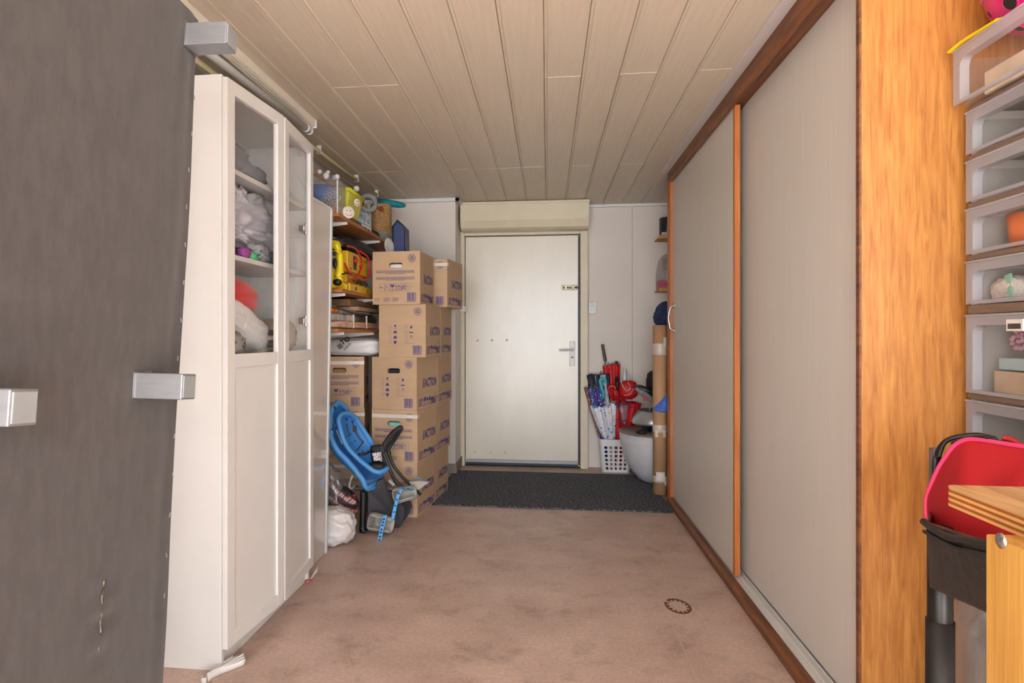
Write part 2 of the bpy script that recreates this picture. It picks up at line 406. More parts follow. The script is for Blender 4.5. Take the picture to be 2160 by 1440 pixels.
part(hp, 'lever', MB().tube([(0.214, 5.655, 1.008), (0.214, 5.615, 1.008)], 0.010, 12).tube(curve_pts([(0.222, 5.612, 1.008), (0.19, 5.61, 1.008), (0.12, 5.608, 1.006), (0.106, 5.612, 1.004)]), [0.011] * 24 + [0.008], 12, flat=0.8), SATIN)
part(hp, 'keyhole', MB().lathe([(0, -0.001), (0.009, -0.001), (0.009, 0.004), (0, 0.004)], (0.213, 5.655, 0.945), (0, -1, 0), 16), STEEL)
M_BRASS = mat('tarnished_brass', (150, 140, 116), 0.4, 0.25, 30, metal=0.6)
lb = part(door, 'bolt_lock', MB().box((0.125, 5.657, 1.517), (0.256, 5.665, 1.560)), M_BRASS, 0.003)
part(lb, 'bolt', MB().tube([(0.135, 5.648, 1.538), (0.262, 5.648, 1.538)], 0.008, 10).box((0.15, 5.64, 1.522), (0.166, 5.654, 1.555)).box((0.212, 5.64, 1.522), (0.23, 5.654, 1.555)), M_BRASS)
for (x, z) in ((-0.60, 1.088), (-0.475, 1.09), (-0.345, 1.09), (-0.62, 0.118), (-0.485, 0.115), (-0.358, 0.12)):
    part(door, 'screw_cap', MB().lathe([(0, 0.003), (0.006, 0.003), (0.0105, 0.0), (0.0105, -0.001)], (x, 5.665, z), (0, -1, 0), 14), CREAM)
part(door, 'hinge_pin', MB().box((-0.77, 5.60, 1.335), (-0.70, 5.645, 1.385)).tube([(-0.695, 5.62, 1.335), (-0.695, 5.62, 1.385)], 0.012, 12), WHITE, 0.003)
part(door, 'threshold', MB().box((DX0, 5.66, 0), (DX1 + 0.02, 5.74, 0.004)), BLACK)
# roller shutter box above the door
rs = thing('roller_shutter_box', 'cream roller shutter box mounted above the back door', 'shutter box', (-0.19, 5.6, 2.0))
sx0, sx1 = -0.722, 0.342
pr = [(5.44, 2.235), (5.44, 2.088), (5.468, 2.03), (5.50, 2.015), (5.72, 2.015), (5.72, 2.235)]
part(rs, 'casing', MB().prism([(sx0, y, z) for y, z in pr], (sx1 - sx0, 0, 0)), CREAM, 0.004)
part(rs, 'top_rail', MB().box((sx0 - 0.004, 5.432, 2.222), (sx1 + 0.004, 5.45, 2.243)), CREAM, 0.003)
for x in (sx0 + 0.012, sx1 - 0.012):
    part(rs, 'screw', MB().lathe([(0, 0.002), (0.004, 0.0015), (0.005, 0)], (x, 5.44, 2.105), (0, -1, 0), 10), STEEL)
# wall socket with timer
so = thing('power_socket', 'white wall socket with small meter display right of the door', 'socket', (0.382, YB - 0.02, 1.315))
part(so, 'plate', MB().box((0.35, YB - 0.03, 1.315), (0.418, YB, 1.42)), WHITE, 0.005)
part(so, 'display', MB().box((0.364, YB - 0.033, 1.378), (0.404, YB - 0.029, 1.408)), mat('grey_screen', (150, 158, 148), 0.2), 0.001)
part(so, 'outlet', MB().lathe([(0.019, 0.004), (0.021, 0.004), (0.021, 0.0), (0.017, -0.002), (0, -0.002)], (0.384, YB - 0.03, 1.347), (0, -1, 0), 20), WHITE)
part(so, 'outlet_hole', MB().lathe([(0, 0.0005), (0.003, 0.0005)], (0.376, YB - 0.032, 1.347), (0, -1, 0), 8).lathe([(0, 0.0005), (0.003, 0.0005)], (0.392, YB - 0.032, 1.347), (0, -1, 0), 8), BLACK)

# ------------------------------------------------------------------ sliding wardrobe on the right
M_SLIDE = mat('linen_laminate_door', (219, 212, 204), 0.42, 0.03, 4, (1, 30, 0.5), bump=0.05, bscale=30, bstretch=(1, 20, 0.3))
M_BEAM = wood_mat('brown_stained_timber', (88, 48, 26), (142, 88, 50), 1, 5, 0.5, 8)
M_EDGE = wood_mat('orange_edge_veneer', (160, 84, 30), (196, 118, 52), 2, 5, 0.45, 8)
M_PLY = wood_mat('varnished_plywood', (154, 95, 42), (192, 133, 67), 2, 3.0, 0.36, 26, 0.05, 2.6)
wr = thing('sliding_wardrobe', 'built-in wardrobe along the right wall with two grey sliding doors', 'wardrobe', (1.2, 3.2, 0))
XA = 0.84
part(wr, 'sill', MB().prism([(0.806, 2.0, 0), (0.806, 2.0, 0.028), (0.82, 2.0, 0.042), (0.842, 2.0, 0.042), (0.842, 2.0, 0)], (0, 2.60, 0)), M_BEAM, 0.003)
trk = part(wr, 'floor_track', MB().box((0.842, 2.0, 0.0), (0.93, 4.6, 0.036)).box((0.866, 2.0, 0.036), (0.872, 4.6, 0.046)).box((0.890, 2.0, 0.036), (0.896, 4.6, 0.046)), WHITE, 0.002)
part(wr, 'header_beam', MB().prism([(0.815, 2.0, ZC - 0.003), (0.815, 2.0, 2.178), (0.822, 2.0, 2.168), (0.838, 2.0, 2.168), (0.838, 2.0, ZC - 0.003)], (0, 2.60, 0)).box((0.838, 2.0, 2.19), (0.95, 4.6, ZC - 0.003)), M_BEAM, 0.002)
part(wr, 'cornice', MB().box((0.768, 2.0, ZC - 0.014), (0.815, 4.6, ZC - 0.001)), mat('white_cornice', (206, 200, 198), 0.5, 0.02), 0.002)
part(wr, 'end_post', MB().box((0.822, 4.56, 0.0), (0.95, 4.66, ZC - 0.003)), M_EDGE, 0.002)
df = part(wr, 'door', MB().box((0.842, 3.115, 0.05), (0.864, 4.575, 2.178)), M_SLIDE, 0.0015)
part(df, 'edge_strip', MB().box((0.8405, 3.092, 0.05), (0.8655, 3.115, 2.178)), M_EDGE, 0.001)
hq = [(0.842, 4.50, 1.165), (0.815, 4.50, 1.178), (0.803, 4.50, 1.235), (0.803, 4.50, 1.262), (0.815, 4.50, 1.318), (0.842, 4.50, 1.332)]
part(df, 'handle', MB().tube(curve_pts(hq, 6), 0.006, 10).ball((0.84, 4.5, 1.163), (0.006, 0.009, 0.018)).ball((0.84, 4.5, 1.334), (0.006, 0.009, 0.018)), STEEL)
dn = part(wr, 'door', MB().box((0.898, 1.955, 0.05), (0.92, 3.24, 2.19)), M_SLIDE, 0.0015)
part(dn, 'edge_strip', MB().box((0.8975, 3.24, 0.05), (0.9205, 3.255, 2.19)), M_EDGE, 0.001)
part(wr, 'end_panel', MB().box((0.862, 1.935, 0.0), (XR, 1.953, ZC - 0.003)), M_PLY)
part(wr, 'panel_edging', MB().box((0.856, 1.934, 0.0), (0.862, 1.954, ZC - 0.003)), M_BEAM)
part(wr, 'back_panel', MB().box((1.50, 1.97, 0.0), (1.52, 4.66, ZC - 0.003)).box((0.95, 4.63, 0), (1.5, 4.66, ZC - 0.003)), M_SLIDE)
part(wr, 'inner_shelf', MB().box((0.95, 1.97, 1.2), (1.5, 4.63, 1.22)), M_SLIDE)
# ================================================================== LEFT FOREGROUND: box spring on end
M_BEDCLOTH = mat('dark_grey_underlining', (63, 59, 59), 0.9, 0.17, 38, (1, 1, 0.4), bump=0.12, bscale=420, detail=9, sheen=0.3)
M_BEDSIDE = mat('black_bed_side', (34, 32, 40), 0.9, 0.1, 30)
bs = thing('box_spring', 'dark grey bed base standing on end with square metal legs', 'bed base', (-1.06, 1.2, 0))
B0 = Vector((-0.975, 1.53, 0.0)); B1 = Vector((-0.942, 1.68, 1.99))
UU = (B1 - B0).normalized(); VV = Vector((0, -1, 0)); VV = (VV - UU * VV.dot(UU)).normalized(); NN = UU.cross(VV).normalized()
if NN.x < 0: NN = -NN
HB = (B1 - B0).length; WB = 0.92
B0 = B0 + Vector((0, 0, 0.004))
def bp(u, v, n=0.0): return B0 + UU * u + VV * v + NN * n
low = 0.0
part(bs, 'frame', MB().hexa([bp(low, 0, -0.20), bp(low, WB, -0.20), bp(low, WB, -0.004), bp(low, 0, -0.004)], [bp(HB, 0, -0.20), bp(HB, WB, -0.20), bp(HB, WB, -0.004), bp(HB, 0, -0.004)]), M_BEDSIDE, 0.012)
tear_c = onX(214, 1300, -0.96); tu = (tear_c - B0).dot(UU); tv = (tear_c - B0).dot(VV)
def cloth(a, b):
    u = a * HB; v = b * WB; n = 0.004
    n += 0.006 * noise.noise(Vector((u * 1.5, v * 2.2, 0.3)))
    n += 0.0035 * noise.noise(Vector((u * 2.0, v * 7 + u * 1.6, 4.3)))
    e = min(v, 0.10) / 0.10                     # pulled folds along the stapled edge
    n += 0.006 * (1 - e) * math.sin(v * 75 + u * 2.0) * (0.5 + 0.5 * noise.noise(Vector((u * 3, 9, 1))))
    rr = math.hypot((u - tu) / 0.09, (v - tv) / 0.035)
    n += 0.008 * math.exp(-rr * rr) * math.sin((u - tu) * 90)
    return bp(u, v, n)
part(bs, 'fabric', MB().grid(lambda i, j: cloth(j, i), 70, 110), M_BEDCLOTH)
tr = MB(); q = [bp(tu - 0.075 + 0.15 * i / 14, tv + 0.0025 * math.sin(i * 1.3), 0.006) for i in range(15)]
tr.tube(q, [0.0008 + 0.0018 * abs(math.sin(i * 1.9)) for i in range(15)], 6)
part(bs, 'tear', tr, mat('frayed_thread', (118, 106, 94), 0.95, 0.3, 150), label='frayed pale tear in the cloth')
st = mat('staple_wire', (170, 168, 170), 0.4, metal=0.6)
for i in range(17):
    u = HB - 0.12 - i * 0.1; q = bp(u, 0.012 + 0.004 * math.sin(i * 5), 0.006)
    part(bs, 'staple', MB().box((-0.0008, -0.0008, -0.006), (0.0016, 0.0008, 0.006), Matrix.Translation(q) @ Matrix.Rotation(0.3 * math.sin(i * 3), 4, 'X')), st)
def bed_leg(pxl, pyt, pyb, ln, hw):
    c = onX(pxl, (pyt + pyb) / 2, -0.955)
    u = (c - B0).dot(UU); v = (c - B0).dot(VV)
    mb = MB(); h = hw
    def q(a, b, n): return bp(u + a, v - h + b, n)
    mb.hexa([q(-h, -h, 0.004), q(-h, h, 0.004), q(h, h, 0.004), q(h, -h, 0.004)], [q(-h, -h, ln), q(-h, h, ln), q(h, h, ln), q(h, -h, ln)])
    lg = part(bs, 'leg', mb, ALU, 0.003)
    k = h - 0.004
    part(lg, 'end_cap', MB().hexa([q(-k, -k, ln - 0.002), q(-k, k, ln - 0.002), q(k, k, ln - 0.002), q(k, -k, ln - 0.002)], [q(-k, -k, ln + 0.002), q(-k, k, ln + 0.002), q(k, k, ln + 0.002), q(k, -k, ln + 0.002)]), mat('grey_leg_cap', (142, 148, 150), 0.6), 0.004)
    part(lg, 'base_plate', MB().hexa([q(-h - .005, -h - .005, 0.003), q(-h - .005, h + .005, 0.003), q(h + .005, h + .005, 0.003), q(h + .005, -h - .005, 0.003)], [q(-h - .005, -h - .005, 0.006), q(-h - .005, h + .005, 0.006), q(h + .005, h + .005, 0.006), q(h + .005, -h - .005, 0.006)]), STEEL)
    return lg
bed_leg(378, 47, 95, 0.118, 0.030)
bed_leg(281, 785, 840, 0.124, 0.030)
bed_leg(-110, 806, 906, 0.112, 0.030)

# ================================================================== WHITE DISPLAY CABINET
BX, BY, BR = -1.094, 2.10, 0.0
cab = thing('display_cabinet', 'tall white cabinet with two half-glazed doors beside the bed base', 'cabinet', (BX, BY, 0), BR)
CH, CW, CD, TK = 2.022, 0.825, 0.285, 0.018
def cb(lo, hi): return MB().box(lo, hi)
part(cab, 'side_panel', cb((-CD, 0, 0), (0, TK, CH)), WHITE, 0.0012, local=True)
part(cab, 'side_panel', cb((-CD, CW - TK, 0), (0, CW, CH)), WHITE, 0.0012, local=True)
part(cab, 'top_panel', cb((-CD, TK, CH - TK), (0, CW - TK, CH)), WHITE, 0.001, local=True)
part(cab, 'back_panel', cb((-CD, TK, 0.06), (-CD + 0.004, CW - TK, CH - TK)), WHITE, local=True)
part(cab, 'plinth', cb((-0.03, TK, 0), (-0.014, CW - TK, 0.068)), WHITE, local=True)
SH = [0.068, 0.40, 0.72, 1.045, 1.405, 1.71]
for z in SH:
    part(cab, 'shelf', cb((-CD + 0.004, TK, z), (-0.006, CW - TK, z + TK)), WHITE, 0.001, local=True)
GLASS = clear_mat('cabinet_glass', (150, 150, 140), 0.02, 0.02, 1.45)
def cab_door(y_hinge, ang, near):
    """half-glazed door; near = hinged at its near edge"""
    W, Z0, Z1, ST_ = 0.405, 0.072, 2.012, 0.048
    M = Matrix.Translation((0.001, y_hinge, 0)) @ Matrix.Rotation(ang, 4, 'Z')
    sgn = 1 if near else -1
    def bx(mb, y0, y1, z0, z1, x0, x1):
        a, b = sorted((sgn * y0, sgn * y1)); mb.box((x0, a, z0), (x1, b, z1), M); return mb
    MR0, MR1 = 1.024, 1.072
    mb = MB(); T_ = 0.020
    bx(mb, 0, ST_, Z0, Z1, 0, T_); bx(mb, W - ST_, W, Z0, Z1, 0, T_)
    bx(mb, ST_, W - ST_, Z1 - ST_, Z1, 0, T_); bx(mb, ST_, W - ST_, MR0, MR1, 0, T_); bx(mb, ST_, W - ST_, Z0, Z0 + ST_, 0, T_)
    d = part(cab, 'door', mb, WHITE, 0.0015, local=True)
    part(d, 'glass_pane', bx(MB(), ST_ - 0.004, W - ST_ + 0.004, MR1 - 0.004, Z1 - ST_ + 0.004, 0.008, 0.011), GLASS, local=True)
    part(d, 'lower_panel', bx(MB(), ST_ - 0.004, W - ST_ + 0.004, Z0 + ST_ - 0.004, MR0 + 0.004, 0.006, 0.0115), WHITE, local=True)
    for z in (0.25, 1.20, 1.62):
        h = MB(); bx(h, 0.018, 0.075, z - 0.014, z + 0.014, -0.028, -0.002); bx(h, 0.03, 0.05, z - 0.026, z + 0.026, -0.010, 0.0)
        part(d, 'hinge', h, STEEL, 0.003, local=True)
    return d
cab_door(0.002, R(-4.4), True)
cab_door(0.823, R(4.4), False)
M_SHIRT = mat('grey_sweatpants', (128, 132, 139), 0.9, 0.12, 30)
# contents, positions in the cabinet's frame
CM = Matrix.Translation((BX, BY, 0)) @ Matrix.Rotation(BR, 4, 'Z')
def cl(x, y, z): return CM @ Vector((x, y, z))
def lie(x, y, z, h): return cl(x, y, z + h)
sw = thing('folded_sweatpants', 'folded grey sweatpants with a pale side stripe on the top cabinet shelf', 'clothing', cl(-0.14, 0.16, SH[5] + TK))
def slope(x, y, z): return CM @ Vector((x, y, z))
mb = MB().lump(cl(-0.14, 0.185, SH[5] + TK + 0.062), (0.11, 0.125, 0.062), 3, 0.6, 0.12, 2.2, mtx=Matrix.Rotation(BR, 3, 'Z'), flatb=0.93)
part(sw, 'folded_leg', mb, M_SHIRT)
mb = MB().lump(cl(-0.10, 0.31, SH[5] + TK + 0.038), (0.075, 0.15, 0.038), 5, 0.6, 0.10, 2.0, mtx=Matrix.Rotation(BR, 3, 'Z'), flatb=0.93)
part(sw, 'folded_leg', mb, M_SHIRT)
part(sw, 'stripe', MB().tube(curve_pts([cl(-0.06, 0.20, SH[5] + TK + 0.064), cl(-0.055, 0.28, SH[5] + TK + 0.062), cl(-0.05, 0.36, SH[5] + TK + 0.054), cl(-0.047, 0.415, SH[5] + TK + 0.03)]), 0.010, 8, flat=0.35), mat('pale_stripe', (190, 192, 196), 0.9))
M_DUVET = mat('grey_satin_duvet', (186, 188, 198), 0.35, 0.05, 6, bump=0.5, bscale=9, bstretch=(1, 1, 1))
z2 = SH[4] + TK
solo('bundled_duvet', MB().lump(cl(-0.145, 0.315, z2 + 0.148), (0.11, 0.245, 0.12), 2, 0.62, 0.26, 4.4, 110, 70, mtx=Matrix.Rotation(BR, 3, 'Z'), flatb=0.9), M_DUVET, 'bundled grey satin duvet on the middle cabinet shelf', 'duvet')
solo('silver_pouch', MB().lump(cl(-0.035, 0.075, z2 + 0.075), (0.022, 0.05, 0.04), 8, 0.7, 0.06, 2, mtx=Matrix.Rotation(0.5, 3, 'X')), mat('silver_sparkle_cloth', (178, 176, 170), 0.5, 0.2, 120), 'silvery pouch at the left of the grey duvet', 'pouch')
solo('dark_cloth', MB().lump(cl(-0.055, 0.085, z2 + 0.032), (0.035, 0.065, 0.032), 9, 0.6, 0.12, 2.5, flatb=0.9), mat('dark_patterned_cloth', (70, 68, 72), 0.9, 0.3, 40), 'crumpled dark cloth under the silvery pouch', 'cloth')
solo('purple_cloth', MB().lump(cl(-0.03, 0.225, z2 + 0.02), (0.02, 0.03, 0.02), 4, 0.7, 0.15, 2.5, flatb=0.9), mat('purple_cloth', (150, 72, 150), 0.8, 0.1), 'small purple cloth poking out under the grey duvet', 'cloth')
solo('green_cloth', MB().lump(cl(-0.028, 0.285, z2 + 0.015), (0.02, 0.028, 0.015), 6, 0.7, 0.15, 2.5, flatb=0.9), mat('mint_cloth', (84, 184, 130), 0.8, 0.1), 'small mint green cloth under the grey duvet', 'cloth')
solo('blue_grey_cloth', MB().lump(cl(-0.045, 0.375, z2 + 0.036), (0.035, 0.055, 0.036), 7, 0.7, 0.15, 2.5, flatb=0.9), pattern_mat('blue_grey_print', [(110, 120, 136), (90, 96, 110)], 60, 0.9, (150, 156, 164), 0.35), 'blue-grey printed cloth at the right end under the duvet', 'cloth')
solo('grey_cushion', MB().lump(cl(-0.10, 0.56, z2 + 0.10), (0.075, 0.085, 0.10), 12, 0.8, 0.06, 1.5, flatb=0.95), mat('dark_grey_cushion', (104, 104, 104), 0.9, 0.08), 'rounded dark grey cushion behind the right glass door', 'cushion')
z3 = SH[3] + TK
solo('patterned_blanket', MB().lump(cl(-0.12, 0.12, z3 + 0.045), (0.11, 0.095, 0.045), 14, 0.5, 0.14, 2.4, flatb=0.92), pattern_mat('grey_knit_print', [(70, 72, 78), (96, 98, 102), (60, 60, 64)], 30, 0.95, (170, 168, 166), 0.28), 'grey and white patterned blanket at the bottom behind the left glass', 'blanket')
wp = thing('white_pillow', 'plump white pillow lying under the red cushion', 'pillow', cl(-0.13, 0.2, z3))
def pil(a, b):
    return None
part(wp, 'pillow_body', MB().lump(cl(-0.125, 0.285, z3 + 0.118), (0.105, 0.25, 0.068), 21, 0.7, 0.07, 2.2, 70, 40, mtx=Matrix.Rotation(R(-20), 3, 'X')), mat('white_cotton', (226, 226, 228), 0.8, 0.03, 6, bump=0.5, bscale=16, bstretch=(1, 6, 1)))
rc = thing('red_cushion', 'bright red cushion with stitched edge resting on the white pillow', 'cushion', cl(-0.12, 0.12, z3 + 0.19))
part(rc, 'cushion_body', MB().lump(cl(-0.125, 0.215, z3 + 0.232), (0.105, 0.185, 0.058), 23, 0.6, 0.03, 1.4, mtx=Matrix.Rotation(R(-10), 3, 'X')), mat('red_velvet', (205, 26, 30), 0.7, 0.1, 10, sheen=0.3))
for i in range(9):
    pass
for k, (dz, c_) in enumerate(((0.012, (170, 160, 148)), (0.036, (120, 112, 106)), (0.06, (206, 196, 184)), (0.082, (96, 90, 88)))):
    solo('folded_sheet', MB().lump(cl(-0.12, 0.50, z3 + 0.002 + dz), (0.09, 0.095, 0.0125), 30 + k, 0.35, 0.05, 2, 40, 14, mtx=Matrix.Rotation(BR + 0.05 * k, 3, 'Z')), mat('folded_sheet_%d' % k, c_, 0.9, 0.15, 40), ('lowest beige', 'second grey-brown', 'third cream', 'topmost dark')[k] + ' folded sheet in the stack right of the white pillow', 'sheet', group='folded sheets in the cabinet')
solo('beige_bag', MB().lump(cl(-0.10, 0.675, z3 + 0.07), (0.08, 0.075, 0.07), 41, 0.7, 0.1, 2.5, flatb=0.95), mat('beige_plastic', (188, 172, 158), 0.45, 0.06), 'crumpled beige bag low behind the right glass door', 'bag')

# ================================================================== GLOSSY WHITE PANEL
gp = thing('leaning_panel', 'glossy white door panel with pale metal edge standing beside the cabinet', 'panel', (-1.16, 3.14, 0))
GW = mat('high_gloss_white', (206, 202, 198), 0.06, 0.01, 3, coat=0.6)
def lean(lo, hi):
    mb = MB().box(lo, hi)
    for v in mb.v: v.x += 0.030 * v.z / 1.79
    return mb
part(gp, 'panel', lean((-1.172, 2.955, 0.0), (-1.146, 3.295, 1.79)), GW, 0.002)
part(gp, 'edge_profile', lean((-1.178, 3.293, 0.0), (-1.140, 3.318, 1.795)), mat('pale_blue_white_metal', (204, 212, 218), 0.3, 0.02), 0.003)
part(gp, 'top_profile', lean((-1.176, 2.955, 1.786), (-1.142, 3.293, 1.80)), WHITE, 0.002)

# ================================================================== PIPES AND DUCT AT THE CEILING
dk = thing('cable_duct', 'ribbed cream duct fixed along the ceiling above the cabinet', 'duct', (-0.98, 2.2, 2.2))
pe = onZ(657, 262, 2.225); XD = pe.x
da = onX(375, 0, XD) 
M_DUCT = mat('ivory_plastic', (236, 230, 216), 0.4, 0.03)
y_end = pe.y
part(dk, 'channel', MB().box((XD - 0.035, 0.4, 2.212), (XD + 0.022, y_end, ZC)), M_DUCT, 0.004)
for i in range(3):
    part(dk, 'rib', MB().box((XD - 0.025 + i * 0.016, 0.4, 2.2085), (XD - 0.020 + i * 0.016, y_end, 2.213)), M_DUCT)
part(dk, 'end_cap', MB().prism([(XD + 0.026, y_end, ZC), (XD + 0.026, y_end, 2.205), (XD - 0.03, y_end, 2.205), (XD - 0.04, y_end, 2.22), (XD - 0.04, y_end, ZC)], (0, 0.014, 0)), WHITE, 0.003)
for y in (2.2, 2.5, 2.75):
    part(dk, 'screw', MB().lathe([(0, 0.002), (0.004, 0.001), (0.0045, -0.001)], (XD + 0.012, y, 2.212), (0, 0, -1), 8), STEEL)
pp = thing('white_pipe', 'white plastic pipe running under the ceiling duct above the cabinet', 'pipe', (-1.05, 2.2, 2.15))
pz = Vector((-1.213, y_end, 2.185))
part(pp, 'tube', MB().tube([(-1.27, 0.4, 2.186), (-1.248, 2.31, 2.186), (pz.x, y_end - 0.01, 2.186)], 0.0165, 16), WHITE)
for y in (y_end - 0.015, y_end - 0.06):
    part(pp, 'clip', MB().tube([(pz.x, y - 0.008, 2.186), (pz.x, y + 0.008, 2.186)], 0.0205, 16).box((pz.x - 0.008, y - 0.008, 2.19), (pz.x + 0.012, y + 0.008, 2.215)), WHITE)
pc = thing('cream_pipe', 'thin cream conduit clipped along the ceiling above the shelves', 'pipe', (-1.28, 4.2, 2.2))
ya, yb_ = 3.05, 5.29
pa = onZ(676, 322, 2.215); pb = onZ(803, 417, 2.215)
def pl(y): t = (y - pa.y) / (pb.y - pa.y); return Vector((pa.x + (pb.x - pa.x) * t, y, 2.215))
part(pc, 'tube', MB().tube([pl(2.3), pl(4.0), pl(5.25)], 0.011, 12), mat('yellowed_cream', (210, 196, 150), 0.4, 0.03))
for (cx, cy) in ((676, 316), (751, 376), (789, 408)):
    c = onZ(cx, cy, 2.225); q = pl(c.y)
    part(pc, 'clip', MB().box((q.x - 0.014, q.y - 0.01, 2.20), (q.x + 0.014, q.y + 0.01, ZC)).tube([(q.x, q.y - 0.01, 2.215), (q.x, q.y + 0.01, 2.215)], 0.016, 12), WHITE, 0.002)
struct('trim_3', MB().box((XL, YF, 2.17), (XL + 0.022, 5.3, 2.21)), mat('raw_wood_batten', (206, 176, 140), 0.6, 0.08, 8, (1, 0.3, 6)), 0.002)
# ================================================================== WALL SHELVES
M_PINE = wood_mat('pine_board', (150, 88, 38), (196, 134, 72), 1, 4, 0.5, 7)
XS = -1.12
def shelf(zt, y0, y1, label, th=0.020, by=()):
    s = thing('wall_shelf', label, 'shelf', ((XL + XS) / 2, (y0 + y1) / 2, zt - th), group='pine shelves on the left wall')
    part(s, 'board', MB().box((XL, y0, zt - th), (XS, y1, zt)), M_PINE, 0.003)
    for y in by:
        mb = MB().prism([(XL, y, zt - th), (XS + 0.0 - 0.012, y, zt - th), (XS - 0.012, y, zt - th - 0.014), (XL + 0.02, y, zt - th - 0.05), (XL, y, zt - th - 0.05)], (0, 0.022, 0))
        part(s, 'bracket', mb, WHITE, 0.002)
    return s
Z1, Z2, Z3 = 1.800, 1.392, 1.172
shelf(Z1, 3.44, 5.0, 'topmost pine shelf holding the straw basket', by=(3.62, 4.36))
shelf(Z2, 3.50, 4.62, 'middle pine shelf holding the yellow machines', by=(3.58, 4.20))
shelf(Z3, 3.42, 4.62, 'lowest pine shelf holding the plastic-wrapped parcel', by=(3.56, 4.20))
rail = thing('shelf_rail', 'white slotted rail upright on the left wall carrying shelf brackets', 'rail', (XL, 4.37, 0.7))
part(rail, 'channel', MB().box((XL, 4.362, 0.70), (XL + 0.012, 4.386, 1.9)), WHITE, 0.001)

# ------------------------------------------------------------------ things on the top shelf
CLEAR = clear_mat('clear_plastic', (208, 212, 216), 0.16, 0.08, 1.35)
bxp = thing('clear_storage_box', 'clear plastic storage box with white lid-base at the near end of the top shelf', 'storage box', (-1.27, 3.62, Z1))
x0, x1, y0, y1 = -1.44, -1.135, 3.47, 3.61
part(bxp, 'box_wall', MB().box((x0, y0, Z1 + 0.004), (x1, y0 + 0.003, 1.985)).box((x0, y1 - 0.003, Z1 + 0.004), (x1, y1, 1.985)).box((x1 - 0.003, y0, Z1 + 0.004), (x1, y1, 1.985)).box((x0, y0, Z1 + 0.004), (x0 + 0.003, y1, 1.985)), CLEAR)
part(bxp, 'box_floor', MB().box((x0, y0, Z1), (x1, y1, Z1 + 0.004)), CLEAR)
part(bxp, 'rim', MB().tube([(x0, y0, 1.985), (x1, y0, 1.985), (x1, y1, 1.985), (x0, y1, 1.985)], 0.006, 8, closed=True), CLEAR)
part(bxp, 'corner_highlight', MB().box((x1 - 0.006, y0 - 0.001, Z1 + 0.004), (x1 + 0.001, y0 + 0.006, 1.985)), mat('painted_edge_highlight', (220, 224, 230), 0.1))  # pale opaque strip painted in as the highlight down the near corner
part(bxp, 'tray', MB().box((x0 + 0.01, y0 + 0.006, Z1 + 0.006), (x1 - 0.09, y1 - 0.01, Z1 + 0.03)), WHITE, 0.006)
solo('blue_cloth_bundle', MB().lump((-1.28, 3.545, 1.925), (0.10, 0.05, 0.05), 3, 0.7, 0.10, 2.5), mat('blue_foil', (70, 112, 190), 0.45, 0.2, 14), 'blue crumpled cloth inside the clear storage box', 'cloth')
solo('dark_gadget', MB().lump((-1.32, 3.545, 1.852), (0.08, 0.045, 0.02), 5, 0.5, 0.05, 2, flatb=0.9), mat('dark_navy_cloth', (40, 40, 56), 0.7, 0.3), 'dark folded item low in the clear storage box', 'item')
la = MB()
for k in range(26):
    t = k * 2.4; rr = 0.055 * math.sqrt(k / 26)
    c = Vector((-1.185 + rr * math.cos(t), 3.50, 1.885 + rr * 1.1 * math.sin(t)))
    la.lathe([(0.008, -0.002), (0.011, 0.0), (0.008, 0.002), (0.006, 0.0), (0.008, -0.002)], c, (0.2 * math.sin(k), 1, 0.2 * math.cos(k)), 10)
solo('lace_decoration', la, mat('white_lace', (224, 220, 216), 0.8), 'white lace doily against the near side of the clear storage box', 'doily')
solo('orange_pumpkin', MB().lathe([(0, -0.032), (0.018, -0.03), (0.028, -0.005), (0.026, 0.02), (0.01, 0.034), (0, 0.03)], (-1.178, 3.545, Z1 + 0.04), seg=28, fold=lambda t, h: 1 + 0.08 * math.cos(7 * t)), mat('pumpkin_orange', (214, 112, 36), 0.5, 0.08), 'small orange pumpkin in the corner of the clear storage box', 'pumpkin')
# string of white lights
ls = thing('light_string', 'string of white cotton ball lights trailing over the top shelf', 'light string', (-1.2, 3.8, 1.99))
balls = [(688, 371, 3.52, 5.5), (692, 364, 3.6, 4), (706, 374, 3.60, 4.5), (711, 373, 3.56, 4.5), (736, 401, 3.80, 4), (752, 398, 3.95, 5), (746, 414, 3.92, 3.5), (753, 415, 3.90, 5), (674, 362, 3.5, 4)]
bw = []
for (x, y, Y, r_) in balls:
    p = onY(x, y, Y); bw.append(p)
    part(ls, 'ball', MB().ball(p, r_ * 1.25 / FP * (Y + 0.15), 12, 8), mat('white_cotton_ball', (226, 224, 230), 0.9, 0.03, 30))
bw.sort(key=lambda p: p.y)
part(ls, 'wire', MB().tube(curve_pts(bw, 5), 0.0014, 5), mat('thin_wire', (120, 110, 100), 0.5))
